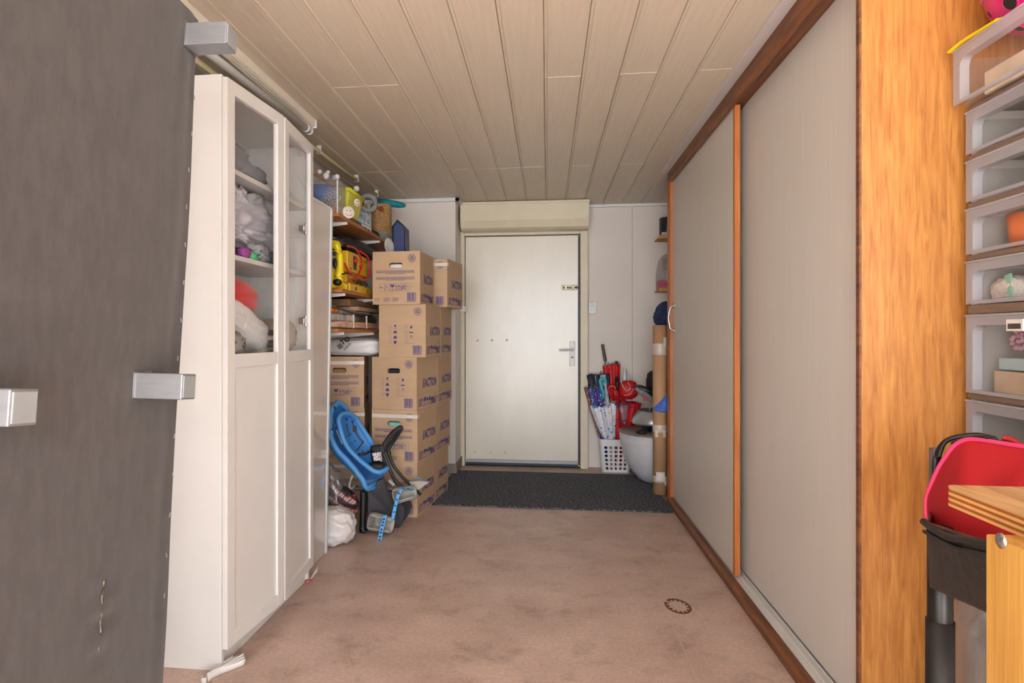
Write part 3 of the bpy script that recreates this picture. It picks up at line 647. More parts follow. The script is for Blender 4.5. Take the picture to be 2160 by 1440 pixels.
# yellow-green bucket
bk = thing('lime_tub', 'lime yellow plastic tub on the top shelf', 'tub', (-1.24, 3.8, Z1 + 0.03))
M_LIME = mat('lime_plastic', (206, 208, 40), 0.35, 0.03)
def ring4(x0, x1, y0, y1, z): return [Vector((x0, y0, z)), Vector((x1, y0, z)), Vector((x1, y1, z)), Vector((x0, y1, z))]
lo_, hi_ = Z1 + 0.03, Z1 + 0.185
mb = MB(); A = ring4(-1.33, -1.155, 3.69, 3.92, lo_); Bq = ring4(-1.35, -1.130, 3.66, 3.95, hi_); Cq = ring4(-1.345, -1.135, 3.665, 3.945, hi_); Dq = ring4(-1.325, -1.16, 3.695, 3.915, lo_ + 0.005)
mb.add(A + Bq + Cq + Dq, [(3, 2, 1, 0)] + [(i, (i + 1) % 4, 4 + (i + 1) % 4, 4 + i) for i in range(4)] + [(4 + i, 4 + (i + 1) % 4, 8 + (i + 1) % 4, 8 + i) for i in range(4)] + [(8 + i, 8 + (i + 1) % 4, 12 + (i + 1) % 4, 12 + i) for i in range(4)] + [(12, 13, 14, 15)])
part(bk, 'tub', mb, M_LIME, 0.006)
part(bk, 'rim', MB().tube([(-1.353, 3.657, hi_ - 0.01), (-1.127, 3.657, hi_ - 0.01), (-1.127, 3.953, hi_ - 0.01), (-1.353, 3.953, hi_ - 0.01)], 0.011, 8, closed=True), M_LIME)
solo('black_tub', MB().box((-1.35, 3.67, Z1), (-1.14, 3.95, Z1 + 0.029)), BLACK, 'flat black tray under the lime tub', 'tray', bevel=0.004)
M_DISC = mat('cream_disc', (228, 216, 204), 0.6, 0.03)
def face_disc(c, r_, nrm, label):
    t = thing('smiley_disc', label, 'decoration', c - Vector((0, 0, r_)), group='round face decorations')
    n = Vector(nrm).normalized(); a, b = rot_to(n)
    part(t, 'disc', MB().lathe([(0, 0.004), (r_ - 0.002, 0.004), (r_, 0.002), (r_, -0.002), (r_ - 0.002, -0.004), (0, -0.004)], c, n, 32), M_DISC)
    f = MB()
    f.tube(curve_pts([c + n * 0.0045 + a * r_ * 0.6 * math.sin(q) - b * r_ * 0.6 * math.cos(q) for q in (-1.1, -0.5, 0, 0.5, 1.1)], 4), 0.0012, 5)
    for sx in (-0.3, 0.3): f.ball(c + n * 0.0045 + a * r_ * sx + b * r_ * 0.25, 0.003, 8, 5)
    part(t, 'face', f, BLACK)
face_disc(onX(753, 427, -1.112), 0.022, (1, -0.6, 0), 'small round face disc hung on the rim of the lime tub')
face_disc(onX(735, 447, -1.112) + Vector((0, 0, -0.002)), 0.035, (0.7, -1, 0.1), 'larger round face disc standing left of the lime tub')
c = onY(776, 428, 4.14)
wre = thing('grey_wreath', 'grey ring wreath with brown bow behind the lime tub', 'wreath', c - Vector((0, 0, 0.07)))
part(wre, 'ring', MB().tube([c + Vector((math.cos(t) * 0.045, 0.02 * math.cos(t), math.sin(t) * 0.048)) for t in [2 * math.pi * k / 28 for k in range(28)]], 0.016, 10, closed=True), mat('grey_felt', (128, 132, 134), 0.9))
part(wre, 'bow', MB().lump(c + Vector((-0.045, -0.025, -0.008)), (0.022, 0.012, 0.022), 3, 0.8, 0.2, 3), mat('brown_ribbon', (140, 66, 30), 0.5, 0.2))
# silver lantern with white wires
lt = thing('silver_lantern', 'silver framed lantern with blue panes between the lime tub and the basket', 'lantern', (-1.2, 4.2, Z1))
lx0, lx1, ly0, ly1, lz1 = -1.27, -1.165, 4.14, 4.24, Z1 + 0.145
lm = MB()
for x in (lx0, lx1):
    for y in (ly0, ly1): lm.box((x - 0.006, y - 0.006, Z1), (x + 0.006, y + 0.006, lz1))
for z in (Z1 + 0.004, lz1 - 0.008):
    lm.box((lx0, ly0 - 0.006, z - 0.004), (lx1, ly0 + 0.006, z + 0.008)).box((lx0, ly1 - 0.006, z - 0.004), (lx1, ly1 + 0.006, z + 0.008)).box((lx0 - .006, ly0, z - 0.004), (lx0 + .006, ly1, z + 0.008)).box((lx1 - .006, ly0, z - 0.004), (lx1 + .006, ly1, z + 0.008))
part(lt, 'frame', lm, mat('silver_paint', (168, 170, 172), 0.35, 0.05, metal=0.4), 0.001)
part(lt, 'pane', MB().box((lx0 + 0.006, ly0 - 0.001, Z1 + 0.012), (lx1 - 0.006, ly0 + 0.001, lz1 - 0.01)).box((lx1 - 0.001, ly0 + 0.006, Z1 + 0.012), (lx1 + 0.001, ly1 - 0.006, lz1 - 0.01)), mat('blue_glass_print', (80, 118, 168), 0.15, 0.4, 24, rgb2=(190, 204, 214)))
part(lt, 'wire', MB().tube(curve_pts([(-1.30, 4.10, Z1 + 0.03), (-1.22, 4.10, Z1 + 0.05), (-1.15, 4.115, Z1 + 0.03), (-1.135, 4.15, Z1 + 0.01)]), 0.004, 6).tube(curve_pts([(-1.28, 4.11, Z1 + 0.09), (-1.20, 4.12, Z1 + 0.075), (-1.14, 4.13, Z1 + 0.045)]), 0.003, 6), WHITE)
solo('dark_net', MB().lump((-1.18, 4.26, Z1 + 0.012), (0.05, 0.09, 0.012), 4, 0.6, 0.3, 4, flatb=0.9), mat('dark_net_cloth', (52, 48, 44), 0.9, 0.3, 40), 'dark net bag lying flat in front of the straw basket', 'net')
# straw basket
bc = Vector((-1.216, 4.72, Z1))
kb = thing('straw_basket', 'round straw basket with grey woven base on the top shelf', 'basket', bc)
M_STRAW = mat('plaited_straw', (160, 112, 62), 0.8, 0.2, 4, (14, 14, 60), rgb2=(222, 184, 130), bump=0.9, bscale=5, bstretch=(14, 14, 60))
M_GREYW = mat('grey_woven_cord', (140, 136, 132), 0.9, 0.2, 6, (20, 20, 60), rgb2=(206, 202, 198), bump=0.9, bscale=6, bstretch=(20, 20, 60))
def coil(r0, r1, z0, z1, n):
    pr = []
    for i in range(n):
        t = i / n; r_ = r0 + (r1 - r0) * t; z = z0 + (z1 - z0) * t; dz = (z1 - z0) / n
        pr += [(r_ - 0.0015, z), (r_ + 0.0015, z + dz / 2)]
    pr.append((r1, z1)); return pr
part(kb, 'woven_base', MB().lathe([(0, 0.002)] + coil(0.078, 0.082, 0.0, 0.085, 9), bc, seg=40), M_GREYW)
part(kb, 'straw_wall', MB().lathe(coil(0.082, 0.076, 0.085, 0.292, 20) + [(0.068, 0.292), (0.072, 0.1)], bc, seg=40), M_STRAW)
kc = bc + Vector((0.022, -0.075, 0.25))
part(kb, 'leather_rosette', MB().lathe([(0, 0.007), (0.008, 0.008), (0.017, 0.004), (0.02, 0)], kc, (0.4, -1, 0), 14).tube([kc + Vector((0.0, -0.004, 0.008)), kc + Vector((-0.05, -0.03, 0.02)), kc + Vector((0.03, -0.012, -0.03))], 0.003, 6), mat('brown_leather', (142, 70, 28), 0.5))
solo('teal_cloth', MB().lump((-1.15, 4.78, Z1 + 0.315), (0.075, 0.10, 0.022), 6, 0.8, 0.16, 2.4, mtx=Matrix.Rotation(R(-40), 3, 'Z') @ Matrix.Rotation(R(14), 3, 'Y')), mat('teal_fabric', (22, 140, 158), 0.7, 0.12), 'teal stuffed cloth lying over the straw basket', 'cloth')

# ------------------------------------------------------------------ yellow machines on the middle shelf
M_YEL = mat('yellow_enamel', (226, 184, 24), 0.35, 0.04)
M_YEL2 = mat('lemon_plastic', (232, 208, 30), 0.3, 0.03)
jg = thing('yellow_cordless_tool', 'lemon yellow handheld tool with black grip on the middle shelf', 'power tool', (-1.22, 3.55, Z2))
def ly(x, y, Y=3.53): return onY(x, y, Y)
outer = curve_pts([ly(700, 508), ly(712, 512), ly(720, 528), ly(723, 550), ly(722, 575), ly(718, 592), ly(706, 599), ly(694, 600)], 6)
body = MB()
body.tube([p + Vector((-0.022, 0.02, 0)) for p in resample(outer, 30)], [0.026] * 6 + [0.020] * 12 + [0.026] * 12, 12)
body.tube(curve_pts([ly(702, 545) + Vector((-0.03, .02, 0)), ly(707, 535) + Vector((-0.03, .02, 0)), ly(716, 530) + Vector((-0.02, .02, 0))]), 0.014, 10)
part(jg, 'housing', body, M_YEL2)
part(jg, 'core', MB().box((-1.34, 3.535, Z2 + 0.02), (-1.185, 3.60, Z2 + 0.17)), M_YEL2, 0.02)
part(jg, 'grip_inset', MB().ball(ly(708, 556) + Vector((0.0, -0.012, 0)), (0.014, 0.008, 0.03)).ball(ly(706, 535) + Vector((0, -0.012, 0)), (0.016, 0.008, 0.012)), BLACK)
part(jg, 'rubber_foot', MB().ball(ly(716, 598) + Vector((-0.012, 0.0, 0.008)), (0.026, 0.022, 0.02)), BLACK)
ch = thing('battery_charger', 'yellow metal battery charger with red switch on the middle shelf', 'charger', (-1.2, 3.95, Z2))
cx0, cx1 = -1.33, -1.145
q0, q1 = Z2 + 0.115, Z2 + 0.235
part(ch, 'case', MB().box((cx0, 3.68, q0), (cx1, 4.10, q1)), M_YEL, 0.004)
part(ch, 'stand', MB().box((cx0 + 0.01, 3.72, Z2 + 0.05), (cx1 - 0.02, 4.08, q0)), M_YEL, 0.003)
part(ch, 'label_strip', MB().box((cx0 + 0.05, 3.6785, q0 + 0.075), (cx1 - 0.05, 3.68, q0 + 0.09)).box((cx0 + 0.07, 3.6785, q0 + 0.012), (cx1 - 0.045, 3.68, q0 + 0.026)), WHITE)
part(ch, 'switch_plate', MB().box((cx1 - 0.0, 3.79, q0 + 0.02), (cx1 + 0.003, 3.85, q1 - 0.02)), DARKGREY)
part(ch, 'knob', MB().lathe([(0, 0.014), (0.013, 0.013), (0.015, 0)], (cx1 + 0.003, 3.82, q0 + 0.075), (1, 0, 0), 14), RED)
for (yy, zz) in ((3.92, 0.02), (3.92, 0.05), (4.02, 0.09), (4.07, 0.09), (3.74, 0.02)):
    part(ch, 'screw', MB().lathe([(0, 0.004), (0.005, 0.003), (0.006, 0)], (cx1, yy, q0 + zz), (1, 0, 0), 8), BLACK)
cb_ = thing('yellow_battery_case', 'low yellow battery case beneath the charger on the middle shelf', 'charger', (-1.2, 3.9, Z2))
part(cb_, 'case', MB().prism([(-1.33, 3.64, Z2), (-1.14, 3.64, Z2), (-1.14, 3.64, Z2 + 0.035), (-1.18, 3.64, Z2 + 0.062), (-1.33, 3.64, Z2 + 0.062)], (0, 0.05, 0)).box((-1.33, 3.69, Z2), (-1.135, 4.15, Z2 + 0.046)), M_YEL, 0.003)
part(cb_, 'badge', MB().box((-1.135, 3.80, Z2 + 0.012), (-1.134, 3.83, Z2 + 0.032)).box((-1.135, 4.06, Z2 + 0.01), (-1.134, 4.075, Z2 + 0.03)), BLACK)
cabr = thing('jumper_cable', 'red and black jumper cable looped over the yellow charger', 'cable', (-1.12, 3.8, Z2 + 0.05))
def jc(x, y, X=-1.118): return onX(x, y, X)
red_path = curve_pts([jc(727, 556), jc(736, 573), jc(750, 583), jc(765, 590), jc(774, 587), jc(779, 575), jc(780, 552), jc(772, 538), jc(758, 529)], 6)
red2 = curve_pts([jc(733, 519), jc(748, 523), jc(759, 538), jc(763, 555), jc(759, 573), jc(750, 585), jc(738, 590)], 6)
part(cabr, 'red_lead', MB().tube(red_path, 0.0062, 8).tube(red2, 0.0062, 8), mat('red_rubber', (196, 26, 30), 0.4))
blk = MB()
for (ax, ay, bx_, by_) in ((722, 578, 742, 580), (745, 592, 775, 600), (752, 597, 770, 594), (700, 504, 735, 517), (735, 518, 752, 527)):
    blk.tube(curve_pts([jc(ax, ay, -1.13), jc((ax + bx_) / 2, (ay + by_) / 2 - 3, -1.125), jc(bx_, by_, -1.13)]), 0.005, 6)
part(cabr, 'black_lead', blk, BLACK)
for (x, y) in ((765, 597), (757, 594)):
    p = jc(x, y, -1.135); part(cabr, 'clamp', MB().box((-0.01, -0.035, -0.008), (0.012, 0.035, 0.010), Matrix.Translation(p) @ Matrix.Rotation(0.2, 4, 'X')), BLACK, 0.004)
solo('black_tool_bag', MB().lump((-1.26, 4.05, Z2 + 0.29), (0.11, 0.34, 0.045), 9, 0.6, 0.15, 3), BLACK, 'black tool bag stuffed above the yellow charger', 'bag')

# ------------------------------------------------------------------ wrapped parcel and cardboard on the lowest shelf
M_WRAP = mat('grey_plastic_wrap', (140, 138, 136), 0.25, 0.25, 8, (1, 3, 1), rgb2=(196, 190, 184))
pk = thing('wrapped_parcel', 'flat parcel in grey and orange plastic wrap on the lowest shelf', 'parcel', (-1.23, 3.95, Z3))
def slab(y0, y1, z0, z1, x1, seed, m, nm, x0=-1.40):
    mb = MB()
    def f(i, j):
        a = i * 2 * math.pi; cy = (y0 + y1) / 2; cz = (z0 + z1) / 2
        return None
    mb.lump(((x0 + x1) / 2, (y0 + y1) / 2, (z0 + z1) / 2), ((x1 - x0) / 2, (y1 - y0) / 2, (z1 - z0) / 2), seed, 0.28, 0.03, 3.5, 60, 16)
    return part(pk, nm, mb, m)
slab(3.42, 4.35, Z3 + 0.002, Z3 + 0.045, -1.13, 3, mat('orange_white_wrap', (206, 120, 44), 0.3, 0.2, 3, (1, 4, 30), rgb2=(220, 206, 196)), 'lower_pack')
slab(3.42, 3.86, Z3 + 0.04, Z3 + 0.085, -1.135, 5, M_WRAP, 'grey_pack')
slab(3.78, 4.35, Z3 + 0.042, Z3 + 0.086, -1.133, 6, mat('black_wrap', (46, 46, 48), 0.25, 0.3, 10), 'black_pack')
slab(3.42, 4.3, Z3 + 0.08, Z3 + 0.112, -1.15, 7, mat('clear_grey_wrap', (176, 172, 168), 0.2, 0.25, 9, (1, 4, 1), rgb2=(120, 116, 112)), 'top_wrap')
part(pk, 'tape_band', MB().box((-1.132, 3.74, Z3 + 0.004), (-1.126, 3.752, Z3 + 0.085)).box((-1.132, 4.02, Z3 + 0.004), (-1.126, 4.03, Z3 + 0.085)), TAPE)
part(pk, 'orange_corner', MB().lump((-1.16, 3.46, Z3 + 0.105), (0.02, 0.04, 0.018), 2, 0.7, 0.1, 2), mat('orange_plastic', (222, 120, 30), 0.35))
part(pk, 'strap', MB().tube(curve_pts([onX(695, 646, -1.13), onX(720, 652, -1.128), onX(745, 660, -1.128), onX(770, 664, -1.13), onX(785, 666, -1.13)]), 0.006, 8), BLACK)
fc = thing('flat_cardboard', 'folded brown cardboard stored at the back of the lowest shelf', 'cardboard', (-1.3, 4.2, Z3 + 0.115))
part(fc, 'sheet', MB().box((-1.40, 3.95, Z3 + 0.115), (-1.16, 4.58, Z3 + 0.14)), CARD, 0.002)
part(fc, 'sheet', MB().box((-1.40, 3.90, Z3 + 0.142), (-1.20, 4.58, Z3 + 0.185)), CARDIN, 0.002)

# ================================================================== MOVING BOXES
W_, D_, H_ = 0.308, 0.368, 0.330
class Face:
    """flat print laid on one box face: u to the right, v up"""
    def __init__(s, o, ux, vz, nrm): s.mb = MB(); s.o = Vector(o); s.u = Vector(ux); s.w = Vector(vz); s.n = Vector(nrm)
    def p(s, u, v): return s.o + s.u * u + s.w * v + s.n * 0.0008
    def poly(s, pts): s.mb.add([s.p(u, v) for u, v in pts], [tuple(range(len(pts)))])
    def rect(s, u0, v0, u1, v1): s.poly([(u0, v0), (u1, v0), (u1, v1), (u0, v1)])
    def frame(s, u0, v0, u1, v1, t=0.0012):
        s.rect(u0, v0, u1, v0 + t); s.rect(u0, v1 - t, u1, v1); s.rect(u0, v0, u0 + t, v1); s.rect(u1 - t, v0, u1, v1)
    def ring(s, u, v, r0, r1, a0=0, a1=360, n=20):
        for k in range(n):
            t0 = R(a0 + (a1 - a0) * k / n); t1 = R(a0 + (a1 - a0) * (k + 1) / n)
            s.poly([(u + r0 * math.cos(t0), v + r0 * math.sin(t0)), (u + r1 * math.cos(t0), v + r1 * math.sin(t0)), (u + r1 * math.cos(t1), v + r1 * math.sin(t1)), (u + r0 * math.cos(t1), v + r0 * math.sin(t1))])
    def text(s, t, u, v, h, sx=1.0, bold=0.0, shear=0.0):
        vs, fs, w = text_geo(t, bold)
        s.mb.add([s.p(u + (x * sx + y * shear) * h, v + y * h) for x, y in vs], fs)
    def glass(s, u, v, k):
        s.poly([(u - .35 * k, v + k), (u - .3 * k, v + .65 * k), (u, v + .45 * k), (u + .3 * k, v + .65 * k), (u + .35 * k, v + k)])
        s.rect(u - .04 * k, v + .08 * k, u + .04 * k, v + .5 * k); s.rect(u - .25 * k, v, u + .25 * k, v + .08 * k)
    def arrows(s, u, v, k):
        for du in (-.22 * k, .22 * k):
            s.rect(u + du - .05 * k, v + .15 * k, u + du + .05 * k, v + .75 * k)
            s.poly([(u + du - .18 * k, v + .65 * k), (u + du + .18 * k, v + .65 * k), (u + du, v + k)])
        s.rect(u - .45 * k, v, u + .45 * k, v + .07 * k)
    def umbrella(s, u, v, k):
        s.poly([(u + .4 * k * math.cos(R(a)), v + .55 * k + .4 * k * math.sin(R(a))) for a in range(0, 181, 30)])
        s.rect(u - .04 * k, v + .1 * k, u + .04 * k, v + .6 * k); s.rect(u - .2 * k, v, u + .04 * k, v + .1 * k)
    def waves(s, u, v, k):
        for j in range(3):
            b = v + j * .33 * k
            s.poly([(u - .45 * k, b), (u - .1 * k, b), (u + .1 * k, b + .1 * k), (u + .45 * k, b + .12 * k), (u + .45 * k, b + .27 * k), (u + .1 * k, b + .26 * k), (u - .1 * k, b + .15 * k), (u - .45 * k, b + .16 * k)])
    def lamp(s, u, v, k):
        s.poly([(u - .35 * k, v + .5 * k), (u + .35 * k, v + .5 * k), (u + .2 * k, v + k), (u - .2 * k, v + k)]); s.rect(u - .05 * k, v + .06 * k, u + .05 * k, v + .5 * k); s.rect(u - .25 * k, v, u + .25 * k, v + .08 * k)
    def sofa(s, u, v, k): s.rect(u - .5 * k, v + .1 * k, u + .5 * k, v + .45 * k); s.rect(u - .32 * k, v + .45 * k, u + .32 * k, v + .8 * k); s.rect(u - .42 * k, v, u - .3 * k, v + .1 * k); s.rect(u + .3 * k, v, u + .42 * k, v + .1 * k)
    def case(s, u, v, k): s.rect(u - .45 * k, v, u + .45 * k, v + .65 * k); s.frame(u - .18 * k, v + .65 * k, u + .18 * k, v + .85 * k, .1 * k)
    def shirt(s, u, v, k): s.rect(u - .27 * k, v, u + .27 * k, v + .85 * k); s.poly([(u - .27 * k, v + .85 * k), (u - .55 * k, v + .62 * k), (u - .42 * k, v + .42 * k), (u - .27 * k, v + .55 * k)]); s.poly([(u + .27 * k, v + .55 * k), (u + .42 * k, v + .42 * k), (u + .55 * k, v + .62 * k), (u + .27 * k, v + .85 * k)])
    def lock(s, u, v, k): s.rect(u - .32 * k, v, u + .32 * k, v + .55 * k); s.ring(u, v + .55 * k, .2 * k, .32 * k, 0, 180, 8)
    def bed(s, u, v, k): s.rect(u - .55 * k, v + .15 * k, u + .55 * k, v + .42 * k); s.rect(u - .55 * k, v, u - .45 * k, v + .75 * k); s.rect(u + .45 * k, v, u + .55 * k, v + .55 * k)
    def cutlery(s, u, v, k):
        for du in (-.2 * k, .2 * k): s.rect(u + du - .04 * k, v, u + du + .04 * k, v + .6 * k); s.rect(u + du - .1 * k, v + .6 * k, u + du + .1 * k, v + .9 * k)
    def logo(s, u, v, r):
        s.ring(u, v, r * .93, r, n=28); s.ring(u, v, r * .62, r * .67, n=24)
        for k in range(22): s.ring(u, v, r * .73, r * .85, k * 16.36, k * 16.36 + 9, 1)
        for k in range(3):
            s.ring(u, v, r * .22, r * .46, 20 + k * 120, 100 + k * 120, 4)
            a = R(112 + k * 120); s.poly([(u + .12 * r * math.cos(a - .3), v + .12 * r * math.sin(a - .3)), (u + .55 * r * math.cos(a - .3), v + .55 * r * math.sin(a - .3)), (u + .36 * r * math.cos(a + .35), v + .36 * r * math.sin(a + .35))])
    def barcode(s, u, v, w, h):
        rnd = random.Random(5); x = u
        while x < u + w:
            t = rnd.choice((.0012, .0022, .0034)); s.rect(x, v, min(x + t, u + w), v + h); x += t + rnd.choice((.0010, .0016))
        for k in range(10): s.rect(u - .004 + k * w / 10, v - .007, u - .004 + k * w / 10 + .004, v - .002)
    def lines(s, u0, u1, vt, n, dv=.0062, th=.0030, mid=False):
        rnd = random.Random(int(vt * 1e4))
        for k in range(n):
            e = (u1 - u0) * (.25 if k == n - 1 else .02 * rnd.random()); x = u0 + (e if mid else 0); xe = u1 - e
            while x < xe:
                wl = rnd.uniform(.006, .018); s.rect(x, vt - k * dv - th, min(x + wl, xe), vt - k * dv); x += wl + .0022
def front_print(kind):
    f = Face((-W_ / 2, -D_ / 2, 0), (1, 0, 0), (0, 0, 1), (0, -1, 0))
    f.logo(.255, .288, .026); f.barcode(.225, .022, .058, .052)
    if kind == 'A':
        f.lines(.022, .275, .213, 4, mid=True); f.lines(.022, .275, .172, 4, mid=True)
        for k in range(6): f.frame(.045 + k * .0345, .083, .077 + k * .0345, .132, .0011)
        f.text('50L', .048, .101, .013, .75, .02); f.text('FSC', .083, .090, .006, .8); f.ring(.0955, .112, .006, .0085, 40, 320, 10)
        f.glass(.130, .089, .036); f.arrows(.1645, .089, .034); f.waves(.199, .092, .031)
        f.text('48 x', .2215, .108, .009, .75, .02); f.text('32 cm', .2215, .092, .008, .62)
        f.lines(.012, .05, .040, 3, .006, .002); f.lines(.072, .115, .042, 5, .0052, .002); f.lines(.13, .17, .042, 5, .0052, .002)
    if kind == 'B':
        for k, g in enumerate((f.lamp, f.sofa, f.case, f.shirt)):
            v = .183 - k * .0325; f.frame(.066, v, .084, v + .019, .0011); g(.108, v - .002, .024)
        for k, g in enumerate((f.lock, f.bed, f.cutlery)):
            v = .183 - k * .0325; f.frame(.172, v, .190, v + .019, .0011); g(.214, v - .001, .022)
        v = .183 - 3 * .0325; f.frame(.172, v, .190, v + .019, .0011); f.rect(.194, v + .001, .246, v + .0022)
    return f.mb
def side_print():
    f = Face((W_ / 2, -D_ / 2, 0), (0, 1, 0), (0, 0, 1), (1, 0, 0))
    for k in range(3): f.poly([(.095 + k * .012, .135), (.101 + k * .012, .135), (.111 + k * .012, .195), (.105 + k * .012, .195)])
    f.text('ACTION', .132, .136, .058, .72, .035, .12)
    x = .03
    for k, g in enumerate((f.waves, f.arrows, f.glass, f.umbrella, f.lamp, f.shirt, f.lock, f.cutlery)): g(.03 + .02 + k * .043, .020, .052)
    return f.mb
def box_shell(handle):
    x0, x1, y0, y1 = -W_ / 2, W_ / 2, -D_ / 2, D_ / 2; mb = MB()
    mb.add([(x0, y0, 0), (x1, y0, 0), (x1, y1, 0), (x0, y1, 0), (x0, y0, H_), (x1, y0, H_), (x1, y1, H_), (x0, y1, H_)],
           [(3, 2, 1, 0), (4, 5, 6, 7), (1, 2, 6, 5), (2, 3, 7, 6), (3, 0, 4, 7)] + ([] if handle else [(0, 1, 5, 4)]))
    if handle:
        hx0, hx1, hz0, hz1, dp = -.047, .040, .230, .262, .035
        c = .008
        hole = [(hx0 + c, hz0), (hx1 - c, hz0), (hx1, hz0 + c), (hx1, hz1 - c), (hx1 - c, hz1), (hx0 + c, hz1), (hx0, hz1 - c), (hx0, hz0 + c)]
        o = len(mb.v); mb.v += [Vector((x, y0, z)) for x, z in hole] + [Vector((x, y0 + dp, z)) for x, z in hole]
        quads = [(0, 1, o + 1, o), (1, 5, o + 3, o + 2), (1, o + 2, o + 1), (5, o + 4, o + 3), (5, 4, o + 5, o + 4), (4, o + 6, o + 5), (4, 0, o + 7, o + 6), (0, o, o + 7)]
        for q in quads: mb.f.append(list(q)); mb.sm.append(False)
        for i in range(8): mb.f.append([o + i, o + (i + 1) % 8, o + 8 + (i + 1) % 8, o + 8 + i]); mb.sm.append(False)
        mb.f.append([o + 8 + i for i in range(8)]); mb.sm.append(False)
    return mb
def mk(mb, name, m): me = mb.mesh(name); me.materials.append(m); return me
ME_SHELL = {False: mk(box_shell(False), 'carton', CARD), True: mk(box_shell(True), 'carton', CARD)}
ME_FRONT = {k: mk(front_print(k), 'front_print', INK) for k in 'ABN'}
ME_SIDE = mk(side_print(), 'side_print', INK)
ME_LID = mk(MB().box((-W_ / 2 + .002, -D_ / 2 + .002, H_), (-.001, D_ / 2 - .002, H_ + .003)).box((.001, -D_ / 2 + .002, H_), (W_ / 2 - .002, D_ / 2 - .002, H_ + .003)), 'top_flap', CARD)
def tape_geo():
    f = MB(); f.box((-W_ / 2 + .001, -D_ / 2 - .0016, .283), (W_ / 2 + .0005, -D_ / 2 - .0003, .305)); f.box((W_ / 2, -D_ / 2 - .0016, .285), (W_ / 2 + .0012, -D_ / 2 + .03, .305)); return f
ME_TAPE = mk(tape_geo(), 'tape', TAPE)
def moving_box(pxn, pxf, Y, z, kind, label, handle=False, tape=False, fill=None, flap=False):
    n = onY(pxn, 705, Y); a = 0.0
    for _ in range(12):
        fx = onY(pxf, 705, Y + D_ * math.cos(a)); a = math.asin(max(-.5, min(.5, (fx.x - n.x) / D_)))
    rz = -a
    right = Vector((math.cos(rz), math.sin(rz), 0)); dep = Vector((-math.sin(rz), math.cos(rz), 0))
    base = Vector((n.x, n.y, 0)) - right * W_ / 2 + dep * D_ / 2; base.z = z
    t = thing('moving_box', label, 'moving box', base, rz, 'cardboard moving boxes')
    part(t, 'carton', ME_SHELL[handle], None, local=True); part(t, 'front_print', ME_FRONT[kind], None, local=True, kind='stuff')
    part(t, 'side_print', ME_SIDE, None, local=True, kind='stuff'); part(t, 'top_flap', ME_LID, None, local=True)
    if tape: part(t, 'tape', ME_TAPE, None, local=True)
    if handle:
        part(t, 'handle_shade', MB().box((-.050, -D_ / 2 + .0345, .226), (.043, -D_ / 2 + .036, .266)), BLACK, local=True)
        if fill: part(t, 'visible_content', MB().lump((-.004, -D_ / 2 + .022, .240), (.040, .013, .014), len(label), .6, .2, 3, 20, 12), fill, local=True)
    if flap:
        part(t, 'open_flap', MB().box((-.15, 0, 0), (.0, .20, .003), Matrix.Translation((.06, -D_ / 2 + .005, H_ + .004)) @ Matrix.Rotation(R(16), 4, 'Y') @ Matrix.Rotation(R(2), 4, 'X')), CARDIN, local=True)
    return t
ZB = [0.0, 0.332, 0.664, 0.996, 1.328]
W_CLOTH = mat('white_strap', (214, 216, 218), 0.6); D_CLOTH = mat('navy_cloth', (34, 38, 54), 0.8, 0.2); T_CLOTH = mat('turquoise_wrap', (140, 204, 200), 0.6, 0.15, 30)
moving_box(880, 917, 4.016, ZB[0], 'A', 'moving box on the floor directly behind the blue child seats')
moving_box(880.5, 920, 4.012, ZB[1], 'A', 'moving box with white tape and turquoise showing in its handle hole', True, True, T_CLOTH)
moving_box(879, 923, 4.02, ZB[2], 'B', 'moving box with icon checklist and dark cloth in its handle hole', True, False, D_CLOTH)
moving_box(898, 929, 4.04, ZB[3], 'B', 'moving box with icon checklist and no handle hole, second from the top', False)
moving_box(886, 914, 4.02, ZB[4], 'A', 'topmost front moving box with white straps in its handle hole', True, False, W_CLOTH)
moving_box(917.5, 945, 4.40, ZB[0], 'A', 'rear moving box on the floor next to the dark mat')
moving_box(920.5, 949, 4.40, ZB[1], 'A', 'rear moving box second from the floor')
moving_box(924, 952, 4.41, ZB[2], 'B', 'rear moving box in the middle of the rear stack')
moving_box(930, 952, 4.43, ZB[3], 'B', 'rear moving box just below the taped top one')
moving_box(943.5, 975, 4.46, ZB[4], 'N', 'topmost rear moving box with white tape and an open flap', False, True, None, True)
moving_box(768, 777, 4.10, ZB[2], 'A', 'left moving box with white tape below the white plastic bag', True, True, CARDIN)
moving_box(769, 779, 4.10, ZB[1], 'A', 'left moving box with white tape behind the blue seat backs', False, True)
moving_box(768, 778, 4.10, ZB[0], 'A', 'left moving box on the floor mostly hidden by the plaid bag', False, True)
# on the top boxes
pl_ = solo('white_paper_plate', MB().lathe([(0, 0), (0.035, 0.003), (0.058, 0.012), (0.057, 0.014), (0.034, 0.006), (0, 0.003)], (-1.048, 4.255, ZB[4] + H_ + 0.062), (0.93, -0.35, 0.12), 28), mat('white_plate', (216, 214, 210), 0.5), 'white plate leaning on the topmost front moving box', 'plate')
bb = thing('blue_cool_bag', 'dark blue bag with black piping standing on the topmost front box', 'bag', (-1.0, 4.66, ZB[4] + H_))
zb = ZB[4] + H_ + 0.004
P_ = [onY(828, 478, 4.30), onY(838, 464, 4.30), onY(853, 478, 4.30), onY(854, 524, 4.30), onY(829, 524, 4.30)]
P_[3].z = P_[4].z = zb
part(bb, 'body', MB().prism([p for p in reversed(P_)], (0, 0.16, 0)), mat('navy_nylon', (40, 58, 110), 0.45, 0.12), 0.008)
part(bb, 'piping', MB().tube(P_, 0.005, 8, closed=True), BLACK)
